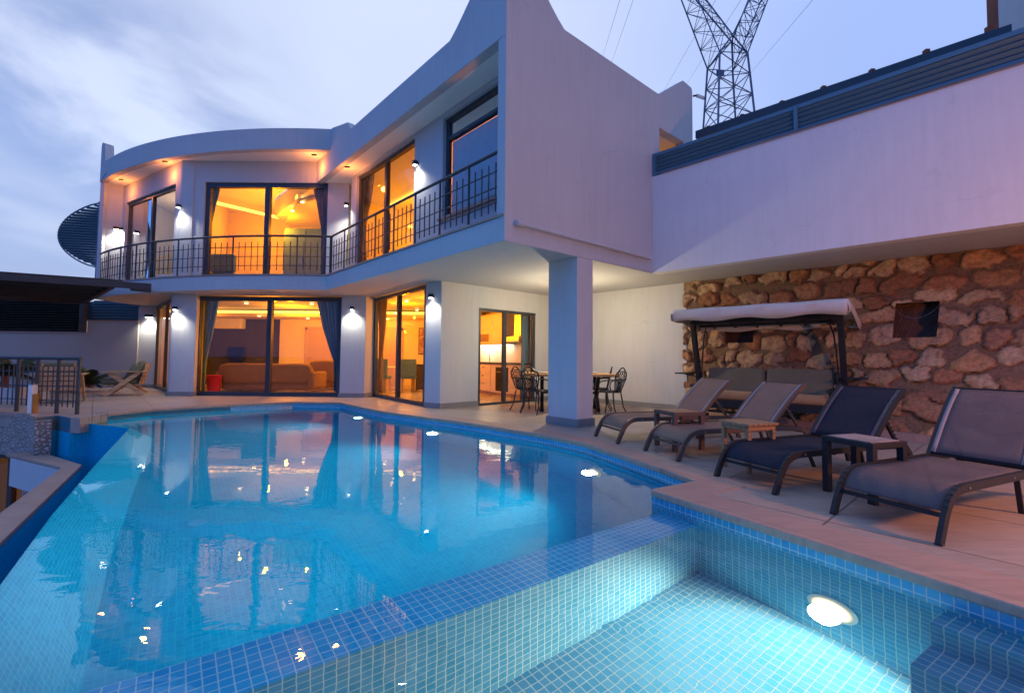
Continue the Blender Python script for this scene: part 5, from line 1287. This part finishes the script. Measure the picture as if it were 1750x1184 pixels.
# underwater lamps
def pool_lamp(label, p, nrm, e, r=.10, m='poollens', big=False):
    n = Vector((*nrm, 0)).normalized(); p = Vector(p); t_ = thing('pool_lamp', label, 'pool lamp', tuple(p), 'underwater pool lamps')
    obj('rim', MB().disc(p + n * .004, n, r * 1.25, 32, .014), M['whiteplastic'], t_, bevel=.005); obj('lens', MB().disc(p + n * .014, n, r, 32, .012), M[m], t_)
    light('pool_lamp_light', 'SPOT', p + n * .10, e, (1, .86, .62) if big else (.45, .95, .97), .08, n + Vector((0, 0, -.55 if big else .25)), 165 if big else 135)
def rim_at(px):
    for a, b in zip(chain1, chain1[1:]):
        pa, pb = GL(px, 720, a, b), None
        s = on(a, b, pa)
        if 0 <= s <= math.dist(a, b):
            d = (Vector(b) - Vector(a)).normalized(); n = Vector((d.y, -d.x)); 
            return Vector(a) + d * s, n
for px, lab in ((619, 'underwater lamp in the far pool wall below the dining door pillar'), (746, 'underwater lamp in the pool wall below the kitchen corner'), (1018, 'underwater lamp in the pool wall below the first lounger')):
    q, n = rim_at(px); pool_lamp(lab, (q.x, q.y, -.86), (n.x, n.y), 230, .11, 'poollens2')
ld = GL(1424, 1042, corner, P_END)
q = Vector(GL(1424, 1042, corner, P_END)); pool_lamp('large bright underwater lamp in the shallow pool beside the steps', (q.x, q.y, -.68), (wn.x, wn.y), 260, .105, 'poollens', True)
for p, e in (((-5.3, 8.2, -.75), 16), ((-3.2, 5.2, -.75), 14), ((-1.6, 3.4, -.7), 9)):
    pass
a_ = A - nv * .01
for s, lab in ((.8, 'added fill lamp, out of view, on the deep side of the dividing wall near the terrace'), (2.3, 'added fill lamp, out of view, on the deep side of the dividing wall towards the infinity edge')):  # two unseen fill lamps, added to brighten the deep basin
    q = a_ + dv * s; pool_lamp(lab, (q.x, q.y, -.70), (-nv.x, -nv.y), 95, .11, 'poollens2')
# floor drain
q = (-2.97, 4.46)
dr_ = tag(obj('floor_drain', MB().disc((q[0], q[1], PF), (0, 0, 1), .075, 24, .012), M['drain'], origin=(q[0], q[1], PF)), 'small round drain cover on the pool floor', 'drain')

# terrace lamp off to the right that throws the warm light on wing, stone wall and loungers
lp_ = Vector((4.7, 1.65, 0)); gl_ = thing('garden_lamp', 'sodium garden lamp on a short pole at the right end of the terrace', 'lamp', tuple(lp_))
obj('pole', MB().tube([lp_, lp_ + Vector((0, 0, 1.45))], .035, 10), M['iron'], gl_); obj('globe', MB().tube([lp_ + Vector((0, 0, z)) for z in (1.46, 1.50, 1.58, 1.66, 1.7)], [.03, .08, .10, .08, .02], 16), M['sodium'], gl_)
light('garden_lamp_light', 'POINT', lp_ + Vector((-.16, .06, 1.6)), 310, (1, .34, .10), .12)

# ------------------------------------------------------------------ sky, sun, camera
SUN_EL, SUN_AZ = 3.0, 128.0                                            # low glow behind the camera, to the right
w = bpy.data.worlds.new('World'); S.world = w; w.use_nodes = True; t = w.node_tree; t.nodes.clear()
g = N(t, 'ShaderNodeTexCoord').outputs['Generated']; sx = N(t, 'ShaderNodeSeparateXYZ', {0: g})
def mr(v_, a, b, c=0.0, d=1.0):
    return N(t, 'ShaderNodeMapRange', {0: v_, 1: a, 2: b, 3: c, 4: d}, interpolation_type='SMOOTHSTEP').outputs[0]
zc = N(t, 'ShaderNodeMath', {0: sx.outputs[2], 1: .16}, operation='ADD').outputs[0]
zc = N(t, 'ShaderNodeMath', {0: zc, 1: .12}, operation='MAXIMUM').outputs[0]
cv = N(t, 'ShaderNodeCombineXYZ', {0: N(t, 'ShaderNodeMath', {0: sx.outputs[0], 1: zc}, operation='DIVIDE').outputs[0], 1: N(t, 'ShaderNodeMath', {0: sx.outputs[1], 1: zc}, operation='DIVIDE').outputs[0]}).outputs[0]
cvr = N(t, 'ShaderNodeMapping', {'Vector': cv, 'Scale': (1.0, .8, 1), 'Rotation': (0, 0, R(24)), 'Location': (.35, .9, 0)}).outputs[0]
cn1 = noise(t, cvr, 1.05, 8, .52, .5); cn2 = noise(t, cvr, .55, 4, .5, .3)
base = mixc(t, mr(sx.outputs[0], .62, -.12), (.33, .46, .88), (.61, .68, .92))         # periwinkle right to pale lavender
base = mixc(t, mr(sx.outputs[2], .40, .04, 0, .55), base, (.60, .70, .95))
dark = mr(cn1, .35, .52); leftm = mr(sx.outputs[0], -.30, -.56)
hz = mr(sx.outputs[2], .62, .45)
f = N(t, 'ShaderNodeMath', {0: dark, 1: leftm}, operation='MULTIPLY').outputs[0]
f = N(t, 'ShaderNodeMath', {0: f, 1: hz}, operation='MULTIPLY').outputs[0]
col = mixc(t, f, base, (.24, .33, .64))
col = mixc(t, N(t, 'ShaderNodeMath', {0: mr(cn2, .55, .72), 1: N(t, 'ShaderNodeMath', {0: leftm, 1: .6}, operation='MULTIPLY').outputs[0]}, operation='MULTIPLY').outputs[0], col, (.80, .82, .95))
soft = mr(cn2, .35, .65, .92, 1.06)
col = mixc(t, 1.0, col, N(t, 'ShaderNodeCombineXYZ', {0: soft, 1: soft, 2: soft}).outputs[0], 'MULTIPLY')
back_ = mr(sx.outputs[1], .30, -.35); col = mixc(t, back_, col, mixc(t, mr(sx.outputs[0], -.2, .7), (.03, .25, 1.05), (.075, .135, .47)))
col = mixc(t, mr(sx.outputs[2], .63, .85), col, (.40, .57, 1.02))
col = mixc(t, mr(sx.outputs[0], -.76, -.90), col, (.06, .27, .95))
sky = N(t, 'ShaderNodeTexSky', sky_type='NISHITA', sun_disc=False, sun_elevation=R(SUN_EL), sun_rotation=R(SUN_AZ))
b1 = N(t, 'ShaderNodeBackground', {'Color': col, 'Strength': 1.0}); b2 = N(t, 'ShaderNodeBackground', {'Color': sky.outputs[0], 'Strength': .05})
ad = N(t, 'ShaderNodeAddShader', {0: b1.outputs[0], 1: b2.outputs[0]}); N(t, 'ShaderNodeOutputWorld', {0: ad.outputs[0]})
sl = bpy.data.lights.new('sun', 'SUN'); sl.energy = .04; sl.angle = R(12); sl.color = (1, .62, .42); so_ = bpy.data.objects.new('sun', sl); COL.objects.link(so_)
sd_ = Vector((math.sin(R(SUN_AZ)) * math.cos(R(SUN_EL)), math.cos(R(SUN_AZ)) * math.cos(R(SUN_EL)), math.sin(R(SUN_EL))))
so_.rotation_euler = (-sd_).to_track_quat('-Z', 'Y').to_euler(); so_.location = (6, -6, 8)

cam = bpy.data.cameras.new('camera'); cam.sensor_width = 36; cam.lens = 36 * F / 1750; cam.shift_y = (CY - 592) / 1750; cam.clip_start = .05; cam.clip_end = 5000
co = bpy.data.objects.new('camera', cam); COL.objects.link(co)
from mathutils import Matrix
mw = Matrix((RT, UP, -FW)).transposed().to_4x4(); mw.translation = EYEP; co.matrix_world = mw
S.camera = co
S.render.resolution_x, S.render.resolution_y = 1024, 692
S.view_settings.view_transform = 'Standard'; S.view_settings.look = 'None'; S.view_settings.exposure = 0.12; S.view_settings.gamma = 1
c = S.cycles
c.use_denoising = True; c.denoiser = 'OPENIMAGEDENOISE'; c.max_bounces = 12; c.diffuse_bounces = 4; c.glossy_bounces = 6; c.transparent_max_bounces = 16; c.transmission_bounces = 8
c.sample_clamp_indirect = 4; c.caustics_reflective = True; c.caustics_refractive = True; c.blur_glossy = .6; c.use_light_tree = True
